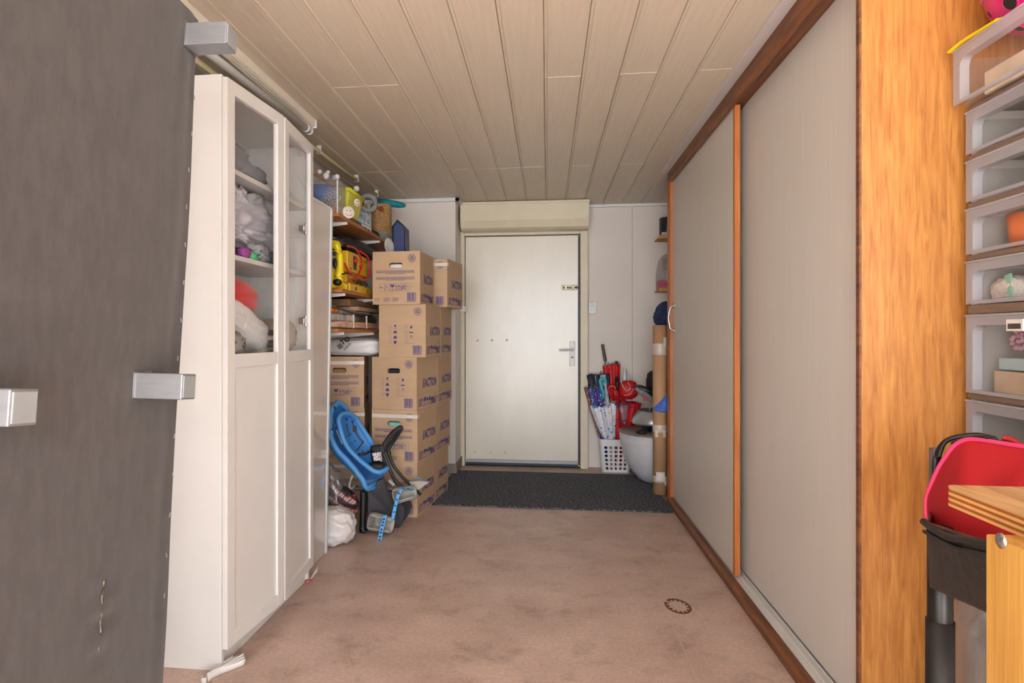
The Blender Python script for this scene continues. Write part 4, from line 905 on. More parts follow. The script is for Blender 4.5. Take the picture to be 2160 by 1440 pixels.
# white plastic bag with lettering
wb_ = thing('white_plastic_bag', 'white plastic carrier bag with dark lettering lying below the lowest shelf', 'bag', (-1.14, 4.05, ZB[2] + H_))
zc = ZB[2] + H_ + 0.004
mb = MB().lump((-1.255, 4.23, zc + 0.060), (0.185, 0.14, 0.058), 17, 0.55, 0.07, 2.2, 60, 30, flatb=0.98)
part(wb_, 'bag', mb, mat('white_polythene', (222, 222, 224), 0.35, 0.03, bump=0.3, bscale=14))
def bagtext(s, px_, py_, h, rot, bold, sp=1.0):
    vs, fs, w = text_geo(s, bold); o = onY(px_, py_, 4.068); m_ = Matrix.Rotation(R(rot), 3, 'Y')
    return [o + m_ @ Vector((x * h * sp, 0, y * h)) for x, y in vs], fs
tm = MB()
v_, f_ = bagtext('TO', 722, 729, 0.036, -32, 0.03); tm.add(v_, f_)
part(wb_, 'bag_print', tm, BLACK)
tm = MB(); v_, f_ = bagtext('PASS', 729, 740, 0.019, -50, 0.0, 1.1); tm.add(v_, f_)
part(wb_, 'bag_print', tm, DARKGREY)
q = onY(717, 730, 4.064); part(wb_, 'bag_print', MB().box((-0.016, -0.001, -0.016), (0.016, 0.001, 0.016), Matrix.Translation(q) @ Matrix.Rotation(R(-32), 4, 'Y')), mat('grey_ink', (124, 124, 126), 0.6))
# ================================================================== BLUE CHILD BICYCLE SEATS
M_BLUE = mat('blue_foam', (78, 152, 220), 0.5, 0.05, 8)
M_BLUED = mat('blue_foam_shell', (58, 132, 208), 0.5, 0.05, 8)
M_STRAP = mat('light_blue_rubber', (84, 164, 228), 0.45, 0.04)
def seat_shell(parent, near, far, bulge, rim_r, name_rim='rim', nu=34, nv=14, holes=()):
    a = resample(curve_pts(near, 6), nu + 1); b = resample(curve_pts(far, 6), nu + 1)
    mb = MB(); dirs = []
    for i in range(nu + 1):
        d = a[min(i + 1, nu)] - a[max(i - 1, 0)]; w = b[i] - a[i]; n = d.cross(w).normalized()
        if n.x > 0 or (abs(n.x) < .3 and n.z > 0): n = -n
        dirs.append(n)
    def f(s, t):
        i = min(int(round(s * nu)), nu)
        k = math.sin(math.pi * t) ** 0.6 * bulge * (0.35 + 0.65 * math.sin(math.pi * min(1, s * 1.05)))
        return a[i].lerp(b[i], t) + dirs[i] * k
    mb.grid(f, nu, nv)
    sh = part(parent, 'shell', mb, M_BLUED, solid=0.008)
    part(parent, name_rim, MB().tube(a + b[::-1], rim_r, 12, closed=True), M_BLUE)
    hm = MB()
    for (s, t) in holes:
        p = f(s, t); q = f(min(1, s + 1 / nu), t); r2 = f(s, min(1, t + .08)); nn = (q - p).cross(r2 - p).normalized()
        hm.lathe([(0, 0.0062), (0.0048, 0.0062)], p, nn, 10).lathe([(0, 0.0062), (0.0048, 0.0062)], p, -nn, 10)
    if holes: part(sh, 'vent_hole', hm, mat('deep_blue_hole', (18, 40, 84), 0.8), kind='stuff')
    return f
mx_ = thing('rear_child_seat', 'large blue child bicycle seat with dark grey leg guard in front of the boxes', 'child seat', (-1.0, 3.72, 0))
N_ = 3.60
near = [onY(699, 862, 3.66), onY(696, 880, 3.62), onY(696, 905, N_), onY(701, 930, N_), onY(714, 952, N_), onY(735, 974, N_), onY(753, 996, N_), onY(766, 1014, N_), onY(772, 1030, N_)]
far = [onY(712, 848, 3.72), onY(727, 858, 3.80), onY(738, 882, 3.85), onY(745, 905, 3.87), onY(757, 930, 3.87), onY(772, 952, 3.87), onY(788, 975, 3.87), onY(800, 992, 3.87), onY(806, 1006, 3.87)]
seat_shell(mx_, near, far, 0.085, 0.016, holes=[(s, t) for s in (.3, .4, .5, .6) for t in (.15, .25, .8)])
part(mx_, 'head_opening', MB().ball(onY(703.5, 860, 3.665), (0.016, 0.006, 0.011), 14, 9), mat('dark_slot', (60, 40, 28), 0.8))
part(mx_, 'seat_front', MB().prism([onY(764, 1012, 3.61), onY(772, 1034, 3.60), onY(790, 1029, 3.68), onY(808, 1006, 3.86)], (0.0, 0.02, -0.015)), M_BLUE, 0.006)
part(mx_, 'harness', MB().tube(curve_pts([onY(701, 880, 3.66), onY(705, 893, 3.66), onY(708, 900, 3.665)]), 0.006, 6, flat=.3).tube(curve_pts([onY(710, 907, 3.655), onY(716, 922, 3.65), onY(722, 936, 3.645)]), 0.007, 6, flat=.3), mat('grey_webbing', (150, 148, 142), 0.8), label='grey harness webbing')
part(mx_, 'support_tube', MB().tube(curve_pts([onY(766, 1036, 3.66), onY(766, 1075, 3.66), onY(765, 1112, 3.66), onY(766, 1119, 3.66)]), [0.019] * 17 + [0.021] * 7 + [0.017], 14).ball(onY(767, 1118, 3.66), (0.024, 0.024, 0.016)), BLACK)
gpoly = [onY(774, 1034, 3.69), onY(790, 1029, 3.70), onY(798, 1013, 3.71), onY(811, 1009, 3.73), onY(816, 1028, 3.735), onY(830, 1049, 3.75), onY(854, 1071, 3.78), onY(855, 1086, 3.785), onY(848, 1106, 3.79), onY(842, 1113, 3.785), onY(780, 1113, 3.70), onY(776, 1090, 3.69)]
part(mx_, 'leg_guard', MB().prism([p for p in gpoly], (-0.01, 0.035, 0)), DARKGREY, 0.008)
g2 = [onY(846, 1062, 3.84), onY(868, 1057, 3.87), onY(871, 1066, 3.875), onY(862, 1088, 3.86), onY(848, 1103, 3.85)]
part(mx_, 'leg_guard', MB().prism(g2, (-0.02, 0.03, 0)), BLACK, 0.008)
part(mx_, 'mount_bar', MB().tube([onY(748, 1030, 3.74), onY(842, 1031, 3.80)], 0.013, 4), ALU)
part(mx_, 'grey_loop', MB().tube(curve_pts([onY(744, 1002, 3.60), onY(739, 1014, 3.60), onY(737, 1026, 3.60), onY(742, 1029, 3.62), onY(748, 1024, 3.66)]), 0.0065, 8), GREYPL)
def strap(parent, pts, w, r_holes=6):
    P = resample(curve_pts(pts, 6), 30); mb = MB(); Hn = []
    side = Vector((1, 0.15, 0.18)).normalized()
    def f(i, j):
        k = min(int(round(j * 29)), 29); return P[k] + side * (i - .5) * w
    mb.grid(f, 3, 29)
    s = part(parent, 'foot_strap', mb, M_STRAP, solid=0.004)
    hm = MB()
    for k in range(r_holes):
        j = int(4 + k * 24 / r_holes); p = P[j]; d = (P[j + 1] - P[j - 1]); n = d.cross(side).normalized()
        if n.y > 0: n = -n
        hm.lathe([(0, 0.0026), (w * .24, 0.0026)], p, n, 10)
    part(s, 'strap_hole', hm, mat('deep_blue_hole', (18, 40, 84), 0.8), kind='stuff')
def foot_cup(parent, c, ax, r_, ln, ang0=-150, ang1=130):
    ax = Vector(ax).normalized(); a, b = rot_to(ax); mb = MB()
    def f(i, j):
        t = R(ang0 + (ang1 - ang0) * i); k = j * ln; rr = r_ * (1 - .18 * j)
        return c + ax * k + (a * math.cos(t) + b * math.sin(t)) * rr
    mb.grid(f, 26, 6)
    o = part(parent, 'foot_cup', mb, GREYPL, solid=0.006)
    mb = MB(); P = [c + ax * 0.002 + (a * math.cos(t) + b * math.sin(t)) * r_ * .96 for t in [2 * math.pi * k / 20 for k in range(20)]]
    mb.add(P, [tuple(range(20))]); part(o, 'foot_rest', mb, GREYPL, solid=0.004)
    return o
fc1 = foot_cup(mx_, onY(782, 1098, 3.655), (0.95, -0.15, -0.12), 0.050, 0.13)
part(fc1, 'rivet', MB().lathe([(0, .004), (.006, .003), (.008, 0)], onY(796, 1106, 3.60), (0, -1, 0), 12), GREYPL)
fc2 = foot_cup(mx_, onY(834, 1046, 3.73), (0.9, -0.1, 0.25), 0.045, 0.12)
wing = [onY(862, 1017, 3.80), onY(884, 1014, 3.82), onY(906, 1017, 3.84), onY(886, 1032, 3.82), onY(876, 1034, 3.81)]
part(mx_, 'foot_wing', MB().prism(wing, (0, 0.02, 0.004)), GREYPL, 0.004)
strap(mx_, [onY(812, 1086, 3.57), onY(807, 1108, 3.55), onY(802, 1130, 3.54), onY(798, 1149, 3.53)], 0.024, 7)
strap(mx_, [onY(870, 1033, 3.70), onY(856, 1029, 3.66), onY(843, 1037, 3.64), onY(835, 1062, 3.63), onY(828, 1096, 3.62)], 0.021, 6)
part(mx_, 'strap_loop', MB().tube(curve_pts([onY(876, 1016, 3.86), onY(878, 1009, 3.86), onY(886, 1008, 3.86), onY(891, 1015, 3.86)]), 0.008, 8, flat=.4), M_STRAP)
mi_ = thing('front_child_seat', 'small blue child bicycle seat with black handlebar resting in the larger seat', 'child seat', (-0.95, 3.74, 0.5))
NM, FM = 3.655, 3.84
near = [onY(720, 873, 3.71), onY(714, 886, NM), onY(718, 905, NM), onY(725, 928, NM), onY(737, 948, NM), onY(756, 968, NM), onY(773, 982, NM), onY(788, 993, NM), onY(803, 995, NM + .01), onY(815, 989, NM + .04)]
far = [onY(736, 871, 3.76), onY(749, 881, FM), onY(760, 896, FM), onY(770, 912, FM), onY(780, 928, FM), onY(788, 940, FM), onY(794, 955, FM), onY(800, 966, FM), onY(808, 976, FM), onY(817, 983, FM - .03)]
seat_shell(mi_, near, far, 0.05, 0.0145, holes=[(s, t) for s in (.36, .44, .52, .60) for t in (.35, .5, .65)])
part(mi_, 'slot', MB().ball(onY(731, 884, 3.735), (0.006, 0.005, 0.009)).ball(onY(744, 889, 3.76), (0.007, 0.005, 0.007)), mat('deep_blue_hole', (18, 40, 84), 0.8))
part(mi_, 'harness', MB().tube(curve_pts([onY(741, 887, 3.74), onY(746, 898, 3.74), onY(750, 910, 3.735), onY(758, 924, 3.73), onY(765, 932, 3.725), onY(757, 944, 3.71), onY(753, 949, 3.70)]), 0.008, 8, flat=.3).tube(curve_pts([onY(731, 893, 3.74), onY(734, 908, 3.735), onY(738, 920, 3.73)]), 0.006, 8, flat=.3), mat('dark_webbing', (70, 66, 68), 0.8))
part(mi_, 'buckle', MB().box((-.012, -.005, -.018), (.012, .005, .018), Matrix.Translation(onY(748, 904, 3.725))), DARKGREY, 0.003)
barA = [onY(845, 901, 3.74), onY(829, 913, 3.74), onY(817.5, 928, 3.74), onY(810, 941, 3.74), onY(809, 955, 3.74), onY(815, 969, 3.74), onY(823, 992, 3.74), onY(834, 1013, 3.75), onY(850, 1029, 3.76)]
barB = [onY(846, 903, 3.75), onY(837, 919, 3.80), onY(826, 935, 3.82), onY(819, 947, 3.82), onY(822, 961, 3.82), onY(829, 980, 3.82), onY(838, 993, 3.82), onY(854, 1011, 3.83), onY(866, 1021, 3.84), onY(887, 1043, 3.86)]
part(mi_, 'handlebar', MB().tube(curve_pts(barA, 6), [0.015] * 24 + [0.0105] * 25, 12).tube(curve_pts(barB, 6), [0.0135] * 24 + [0.010] * 31, 12).ball(onY(845, 902, 3.745), 0.0155), mat('dark_rubber', (42, 42, 46), 0.5, 0.06))
part(mi_, 'stem_box', MB().hexa([onY(784, 974, 3.72), onY(808, 976, 3.72), onY(808, 976, 3.82), onY(784, 974, 3.82)], [onY(780, 940, 3.72), onY(808, 936, 3.72), onY(806, 936, 3.82), onY(784, 938, 3.82)]), BLACK, 0.012)
part(mi_, 'cross_strap', MB().tube([onY(757, 959, 3.66), onY(770, 957, 3.69), onY(785, 950, 3.72)], 0.012, 8, flat=.6), BLACK)
part(mi_, 'sticker', MB().prism([onY(785, 956, 3.712), onY(803, 953, 3.712), onY(806, 970, 3.712), onY(789, 972, 3.712)], (0, 0.004, 0)), pattern_mat('warning_sticker', [(60, 60, 60), (190, 150, 170), (220, 220, 220)], 90, 0.4, (214, 206, 212), .4))
part(mi_, 'buckle', MB().box((-.006, -.004, -.014), (.006, .004, .014), Matrix.Translation(onY(804, 968, 3.705))), GREYPL, 0.002)
part(mi_, 'buckle', MB().box((-.009, -.005, -.022), (.009, .005, .022), Matrix.Translation(onY(826, 1018, 3.72)) @ Matrix.Rotation(R(-45), 4, 'Y')), GREYPL, 0.003)
part(mi_, 'lap_pad', MB().lump(onY(795, 981, 3.73), (0.05, 0.05, 0.012), 4, .7, .2, 3), DARKGREY)

# ------------------------------------------------------------------ bags on the floor
pb_ = thing('plaid_bag', 'clear plastic bag holding red and navy plaid cloth beside the blue seats', 'bag', (-1.12, 3.60, 0))
def plaid_mat():
    m = bpy.data.materials.new('tartan_cloth'); m.use_nodes = True; nt = m.node_tree; N = nt.nodes; L = nt.links; p = N['Principled BSDF']; p.inputs['Roughness'].default_value = .6
    tc = N.new('ShaderNodeTexCoord'); outs = []
    mp = N.new('ShaderNodeMapping'); mp.inputs['Rotation'].default_value = (0.2, 0.9, 0.5); L.new(tc.outputs['Object'], mp.inputs[0])
    for i, (d, sc, c1) in enumerate((('X', 7.5, None), ('Z', 9, None))):
        w = N.new('ShaderNodeTexWave'); w.bands_direction = d; w.inputs['Scale'].default_value = sc; L.new(mp.outputs[0], w.inputs[0]); outs.append(w)
    cr = N.new('ShaderNodeValToRGB'); cr.color_ramp.interpolation = 'CONSTANT'; L.new(outs[0].outputs[0], cr.inputs[0])
    cr.color_ramp.elements[0].color = lin((30, 32, 54)); e = cr.color_ramp.elements[1]; e.position = .45; e.color = lin((176, 40, 44)); e = cr.color_ramp.elements.new(.75); e.color = lin((220, 212, 206))
    cr2 = N.new('ShaderNodeValToRGB'); cr2.color_ramp.interpolation = 'CONSTANT'; L.new(outs[1].outputs[0], cr2.inputs[0])
    cr2.color_ramp.elements[0].color = lin((26, 26, 34)); e = cr2.color_ramp.elements[1]; e.position = .4; e.color = lin((230, 220, 214)); e = cr2.color_ramp.elements.new(.8); e.color = lin((190, 50, 48))
    mx = N.new('ShaderNodeMix'); mx.data_type = 'RGBA'; mx.blend_type = 'MULTIPLY'; mx.inputs[0].default_value = .8; L.new(cr.outputs[0], mx.inputs[6]); L.new(cr2.outputs[0], mx.inputs[7]); L.new(mx.outputs[2], p.inputs['Base Color'])
    return m
part(pb_, 'plaid_cloth', MB().lump((-1.205, 3.60, 0.17), (0.125, 0.055, 0.125), 5, .7, .08, 2, mtx=Matrix.Rotation(R(35), 3, 'Y')), plaid_mat())
part(pb_, 'plastic_film', MB().lump((-1.24, 3.605, 0.195), (0.12, 0.065, 0.215), 6, .8, .09, 3, 56, 40, mtx=Matrix.Rotation(R(-16), 3, 'Y'), flatb=.92), clear_mat('crumpled_film', (176, 182, 186), 0.30, 0.12, 1.5))
solo('white_bag', MB().lump((-1.19, 3.45, 0.098), (0.15, 0.085, 0.098), 12, .72, .09, 2.2, 64, 44, flatb=.98), mat('white_bin_bag', (214, 210, 210), 0.28, 0.08, 5, bump=0.4, bscale=12), 'white plastic sack on the floor in front of the plaid bag', 'bag')

# ================================================================== MAT
M_MAT = mat('charcoal_carpet', (38, 41, 48), 0.95, 0.5, 90, rgb2=(126, 131, 142), detail=2, ramp=(0.42, 0.66), bump=1.0, bscale=130)
solo('door_mat', MB().box((-0.775, 4.315, 0.0), (0.80, 5.42, 0.010)), M_MAT, 'dark charcoal carpet mat in front of the back door', 'mat', bevel=0.004)

# ================================================================== PAPERS ON THE FLOOR
pa_ = thing('folded_paper', 'white folded paper wad sticking out under the near cabinet corner', 'paper', onZ(465, 1412))
M_PAP = mat('white_paper', (226, 224, 224), 0.7, 0.04, 20)
a0, a1 = onZ(432, 1440), onZ(512, 1392)
dr = (a1 - a0); sd = Vector((-dr.y, dr.x, 0)).normalized()
for k in range(7):
    def f(i, j, k=k):
        sp = (k - 3) * (0.0016 + 0.0085 * i * i); ln = 1 - 0.06 * abs(k - 2)
        return a0 + dr * (0.06 + i * ln * .94) + sd * (sp + 0.004 * math.sin(6 * i + k)) + Vector((0, 0, 0.001 + (0.020 + .003 * (k % 3)) * j))
    part(pa_, 'sheet', MB().grid(f, 14, 2), M_PAP, solid=0.0012)
lp_ = [a0 + dr * .06 + sd * (0.009 * math.cos(t)) - dr.normalized() * (0.010 + 0.012 * math.sin(t)) for t in [math.pi * k / 8 for k in range(9)]]
part(pa_, 'rolled_end', MB().grid(lambda i, j: lp_[min(8, int(round(i * 8)))] + Vector((0, 0, .001 + .021 * j)), 8, 1), M_PAP, solid=0.0015)
fl = thing('folded_leaflet', 'small red and white folded leaflet on the floor under the far cabinet door', 'leaflet', onZ(655, 1222))
c = onZ(650, 1228); e = onZ(672, 1206)
part(fl, 'sheet', MB().grid(lambda i, j: c.lerp(e, i) + Vector((0.0, -0.01, 0.0)) * (j - .5) + Vector((0, 0, .002 + .03 * j * i)), 6, 4), M_PAP, solid=0.001)
part(fl, 'red_fold', MB().tube(curve_pts([c + Vector((-.012, -.002, .006)), c + Vector((0, -.012, .016)), c + Vector((.016, -.004, .012)), c + Vector((.004, .008, .006))]), 0.006, 6, flat=.5), mat('red_print_paper', (190, 34, 60), 0.6, .2, 60))
# ================================================================== FAR RIGHT CORNER
bk_ = thing('umbrella_basket', 'white plastic basket with square holes holding umbrellas by the door', 'basket', (0.565, 5.55, 0))
bc = Vector((0.562, 5.60, 0)); HBK = 0.272
M_BASK = mat('white_basket_plastic', (226, 226, 226), 0.35, 0.02)
def rrect(hx, hy, r, z, n=5):
    P = []
    for (cx, cy, a0) in ((hx - r, -hy + r, -90), (hx - r, hy - r, 0), (-hx + r, hy - r, 90), (-hx + r, -hy + r, 180)):
        for k in range(n + 1):
            a = R(a0 + 90 * k / n); P.append(bc + Vector((cx + r * math.cos(a), cy + r * math.sin(a), z)))
    return P
mb = MB(); BOT, TOP = (0.108, 0.085), (0.130, 0.105)
def hw(z): t = z / HBK; return BOT[0] + (TOP[0] - BOT[0]) * t, BOT[1] + (TOP[1] - BOT[1]) * t
rows, z0h, dzh = 6, 0.036, 0.0345
def wallgrid(mb, P, nh):
    """flat wall with rows of rounded square holes; P(u,z) gives the point, u in -1..1"""
    us = [-1 + 2 * (i + .5) / nh for i in range(nh)]; du = 2 / nh
    zs = [z0h + r_ * dzh for r_ in range(rows)]
    def q(u0, z0, u1, z1): mb.add([P(u0, z0), P(u1, z0), P(u1, z1), P(u0, z1)], [(0, 1, 2, 3)])
    q(-1, 0, 1, z0h - dzh * .5 + .0); q(-1, zs[-1] + dzh * .5, 1, HBK)
    for z in zs:
        for u in us:
            a, b = du * .5, dzh * .5; h, k = du * .30, dzh * .33; c1, c2 = du * .1, dzh * .1
            O = [(u - a, z - b), (u + a, z - b), (u + a, z + b), (u - a, z + b)]
            I = [(u - h + c1, z - k), (u + h - c1, z - k), (u + h, z - k + c2), (u + h, z + k - c2), (u + h - c1, z + k), (u - h + c1, z + k), (u - h, z + k - c2), (u - h, z - k + c2)]
            mb.add([P(*p) for p in O + I], [(0, 1, 5, 4), (1, 6, 5), (1, 2, 7, 6), (2, 8, 7), (2, 3, 9, 8), (3, 10, 9), (3, 0, 11, 10), (0, 4, 11)])
rc_ = 0.022
wallgrid(mb, lambda u, z: bc + Vector((u * (hw(z)[0] - rc_), -hw(z)[1], z)), 5)
wallgrid(mb, lambda u, z: bc + Vector((-u * (hw(z)[0] - rc_), hw(z)[1], z)), 5)
wallgrid(mb, lambda u, z: bc + Vector((-hw(z)[0], -u * (hw(z)[1] - rc_), z)), 4)
wallgrid(mb, lambda u, z: bc + Vector((hw(z)[0], u * (hw(z)[1] - rc_), z)), 4)
for (sx, sy, a0) in ((1, -1, -90), (1, 1, 0), (-1, 1, 90), (-1, -1, 180)):
    mb.grid(lambda i, j: bc + Vector((sx * (hw(j * HBK)[0] - rc_) + rc_ * math.cos(R(a0 + 90 * i)), sy * (hw(j * HBK)[1] - rc_) + rc_ * math.sin(R(a0 + 90 * i)), j * HBK)), 5, 4)
part(bk_, 'basket_wall', mb, M_BASK, solid=0.003)
part(bk_, 'rim', MB().tube(rrect(TOP[0], TOP[1], rc_ + .004, HBK), 0.005, 8, closed=True), M_BASK)
part(bk_, 'basket_floor', MB().prism(rrect(BOT[0], BOT[1], rc_, 0.0), (0, 0, 0.004)), M_BASK)
part(bk_, 'foot_rim', MB().tube(rrect(BOT[0] + .002, BOT[1] + .002, rc_, 0.005), 0.004, 8, closed=True), M_BASK)
# umbrellas stand tip down: tip on the basket floor, hem of the folded canopy at the top
GU = 'umbrellas in the white basket'
def umbrella(label, tip, hem, r_hem, m, handle=None, hm=None, folds=8, depth=.25, hook=None, shaft_up=0.10, phase=0.0, mouth=.55, top=None):
    t = thing('umbrella', label, 'umbrella', tip, group=GU); tip = Vector(tip); hem = Vector(hem); ax = (hem - tip); L_ = ax.length; ax.normalize()
    pr = [(0.006, 0.0), (0.012, L_ * .08), (r_hem * .42, L_ * .4), (r_hem * .8, L_ * .75), (r_hem, L_), (r_hem * .96, L_ + .002), (r_hem * mouth, L_ * .86), (0.008, L_ * .6)]
    part(t, 'canopy', MB().lathe(pr, tip, ax, 64, fold=lambda a, h: 1 + depth * (h / L_) * math.cos(folds * a + phase + 2 * h)), m)
    top = Vector(top) if top else hem + ax * shaft_up
    part(t, 'shaft', MB().tube([tip + ax * L_ * .5, top], 0.0045, 8), STEEL)
    if handle: part(t, 'handle', MB().tube(curve_pts([top - ax * .005] + [Vector(h) for h in handle], 6), [.0125] * (6 * len(handle) + 1), 10), hm)
    ri = MB(); a_, b_ = rot_to(ax)
    for k in range(folds):
        an = 2 * math.pi * k / folds; d = a_ * math.cos(an) + b_ * math.sin(an)
        ri.tube([hem + d * r_hem * .9 - ax * .02, hem + d * r_hem * .98 + ax * .014], .0022, 5)
    part(t, 'rib_tips', ri, hm or STEEL)
    return t
Y_ = 5.58
def U(x, y, Y=Y_): return onY(x, y, Y)
M_NAVY = mat('navy_nylon_umbrella', (30, 38, 60), 0.5, 0.15)
M_FLOR = pattern_mat('blue_floral_print', [(52, 70, 160), (220, 130, 120), (240, 240, 246), (40, 50, 130), (150, 150, 170)], 60, .5, (40, 54, 140), .34)
M_TRANS = pattern_mat('pastel_floral_film', [(70, 190, 205), (236, 196, 110), (232, 170, 200), (240, 242, 246), (110, 140, 210)], 34, .35, (226, 226, 236), .36)
M_ORNG = pattern_mat('brown_orange_print', [(170, 90, 60), (70, 56, 60), (206, 150, 110), (120, 70, 60)], 50, .6, (150, 100, 80), .4)
M_REDU = mat('red_umbrella_cloth', (206, 20, 26), 0.55, 0.08, 6)
zf = 0.012
umbrella('large navy umbrella with dark straight handle at the back of the basket', (0.52, 5.66, zf), U(1264, 788, 5.66), 0.10, M_NAVY, [U(1274, 745, 5.66), U(1271, 726, 5.66)], mat('dark_handle', (62, 54, 50), 0.35), 8, .35, top=U(1277, 760, 5.66))
umbrella('brown and orange patterned umbrella at the far left of the basket', (0.50, 5.62, zf), U(1247, 815, 5.62), 0.05, M_ORNG, None, None, 8, .3, shaft_up=.02)
umbrella('dark blue floral umbrella beside the brown patterned one', (0.515, 5.61, zf), U(1255, 815, 5.58), 0.062, M_FLOR, None, None, 8, .25, shaft_up=.02)
umbrella('pale grey patterned umbrella behind the turquoise handle', (0.56, 5.62, zf), U(1268, 790, 5.62), 0.055, mat('grey_lilac_print', (170, 164, 176), 0.6, 0.25, 30, rgb2=(206, 204, 210)), None, None, 8, .25, shaft_up=.03)
umbrella('tall plain red folded umbrella standing upright in the basket', (0.57, 5.64, zf), U(1283, 771, 5.64), 0.042, M_REDU, None, None, 8, .12, shaft_up=.03)
umbrella('red folded umbrella with a black side strip next to the tall red one', (0.60, 5.65, zf), U(1298, 768, 5.65), 0.036, M_REDU, [U(1301, 764, 5.65), U(1302, 762, 5.65)], BLACK, 6, .15, shaft_up=.02)
umbrella('see-through floral umbrella with turquoise hook handle', (0.56, 5.62, zf), U(1272, 852, 5.545), 0.088, M_TRANS, [U(1273, 833, 5.5), U(1268, 812, 5.5), U(1266, 803, 5.5), U(1270, 798, 5.5), U(1276, 800, 5.5), U(1278, 808, 5.5)], mat('turquoise_plastic', (40, 178, 196), 0.35), 9, .3, shaft_up=.05)
umbrella('wide red umbrella with red hook handle at the right of the basket', (0.62, 5.62, zf), U(1318, 848, 5.61), 0.105, M_REDU, [U(1291, 836, 5.52), U(1285, 820, 5.5), U(1287, 815, 5.5), U(1294, 814, 5.5), U(1299, 820, 5.5)], mat('red_plastic', (206, 30, 34), 0.35), 7, .3, shaft_up=.02)
bu = thing('child_umbrella', 'small clear umbrella with navy trim hanging over the red canopy', 'umbrella', U(1316, 930, 5.47), group=GU)
bu.location = U(1316, 905, 5.47); ROOT[bu] = Matrix.Translation(bu.location)
part(bu, 'trim', MB().tube(curve_pts([U(1297, 853, 5.47), U(1303, 850, 5.46), U(1308, 856, 5.46), U(1300, 858, 5.46)]), .006, 6).tube(curve_pts([U(1312, 851, 5.46), U(1322, 853, 5.46), U(1334, 860, 5.46)]), .005, 6).tube(curve_pts([U(1300, 884, 5.46), U(1312, 888, 5.46), U(1322, 884, 5.46)]), .005, 6), mat('navy_trim', (38, 40, 110), .5))
part(bu, 'film', MB().lathe([(0.012, 0), (0.02, 0.06), (0.035, 0.14), (0.02, 0.16)], U(1318, 895, 5.47), (-0.1, 0, 1), 24, fold=lambda a, h: 1 + .2 * math.cos(5 * a)), clear_mat('clear_film', (200, 204, 220), .35, .1, 1.4))
bh = solo('black_umbrella_handle', MB().tube([U(1302, 823, 5.50), U(1301, 797, 5.51)], 0.015, 12).ball(U(1301, 796, 5.51), 0.013).tube(curve_pts([U(1301, 796, 5.51), U(1296, 788, 5.51), U(1300, 783, 5.51), U(1303, 790, 5.51)]), .002, 6), BLACK, 'short black umbrella grip lying against the red umbrella', 'umbrella grip')
db = thing('red_drawstring_bag', 'red drawstring bag with white cords stuffed behind the umbrellas', 'bag', U(1325, 838, 5.60))
part(db, 'pouch', MB().lump(U(1325, 822, 5.60), (.075, .05, .072), 11, .8, .12, 2.6), M_REDU)
part(db, 'cord', MB().tube(curve_pts([U(1309, 800, 5.52), U(1313, 812, 5.52), U(1322, 824, 5.51), U(1330, 816, 5.52), U(1324, 806, 5.52)]), .0028, 6).tube(curve_pts([U(1316, 833, 5.52), U(1328, 832, 5.51), U(1334, 824, 5.52), U(1338, 818, 5.53)]), .0026, 6), WHITE)
for nm, (x, y0, y1, r_) in (('left thicker', (1318, 777, 812, .014)), ('right thinner', (1325, 788, 812, .010))):
    solo('white_tube', MB().tube([U(x, y1, 5.62), U(x, y0, 5.62)], r_, 12), mat('white_tube_plastic', (218, 222, 224), .4), nm + ' white tube sticking out of the red drawstring bag', 'tube', group='white tubes behind the umbrellas')

# white marbled bowl table with grey wood top
mt = thing('bowl_table', 'white marbled bowl base with grey wooden top beside the cardboard tube', 'side table', (0.93, 5.26, 0.0))
tc_ = Vector((0.885, 5.22, 0.0)); RT = 0.33; ZT = 0.385
part(mt, 'bowl', MB().lathe([(0, 0.0), (0.13, 0.0), (0.19, 0.03), (0.255, 0.11), (0.30, 0.22), (0.322, 0.32), (RT - .004, ZT - .004), (0, ZT - .004)], tc_, seg=56), mat('white_marble_lacquer', (222, 222, 226), 0.18, 0.06, 2.4, detail=8, rgb2=(196, 198, 206)))
part(mt, 'table_top', MB().lathe([(0, ZT), (RT, ZT), (RT + .003, ZT + .004), (RT, ZT + .010), (0, ZT + .010)], tc_, seg=56), wood_mat('grey_oak', (98, 86, 78), (158, 144, 132), 0, 5, .55, 9))
# silver appliance on it
ZA = ZT + 0.010
ap = thing('silver_grill', 'silver and black tabletop grill standing on the bowl table', 'grill', (0.90, 5.2, ZA))
ac = Vector((0.818, 5.20, ZA))
part(ap, 'drum', MB().lathe([(0, 0.048), (0.12, 0.05), (0.165, 0.058), (0.172, 0.072), (0.155, 0.11), (0.13, 0.148), (0.118, 0.158), (0.05, 0.162), (0, 0.162)], ac, seg=44), mat('silver_lacquer', (176, 178, 182), 0.28, 0.04, metal=.5))
part(ap, 'lid_plate', MB().lathe([(0, 0.162), (0.112, 0.162), (0.112, 0.167), (0, 0.168)], ac, seg=40), mat('charcoal_lid', (60, 58, 56), .5))
for (dx, dy) in ((-.075, -.10), (.02, -.13), (.09, -.06)):
    part(ap, 'leg', MB().tube([ac + Vector((dx, dy, 0.0)), ac + Vector((dx, dy, .055))], .014, 10), DARKGREY)
part(ap, 'core', MB().lathe([(0, 0.004), (.085, .004), (.1, .05), (0, .05)], ac, seg=28), BLACK)
part(ap, 'power_cord', MB().tube(curve_pts([ac + Vector((-.02, -.1, .05)), ac + Vector((-.10, -.14, .03)), ac + Vector((-.15, -.16, .012)), ac + Vector((-.12, -.20, .008)), ac + Vector((-.09, -.2, .008))]), .008, 8), BLACK)
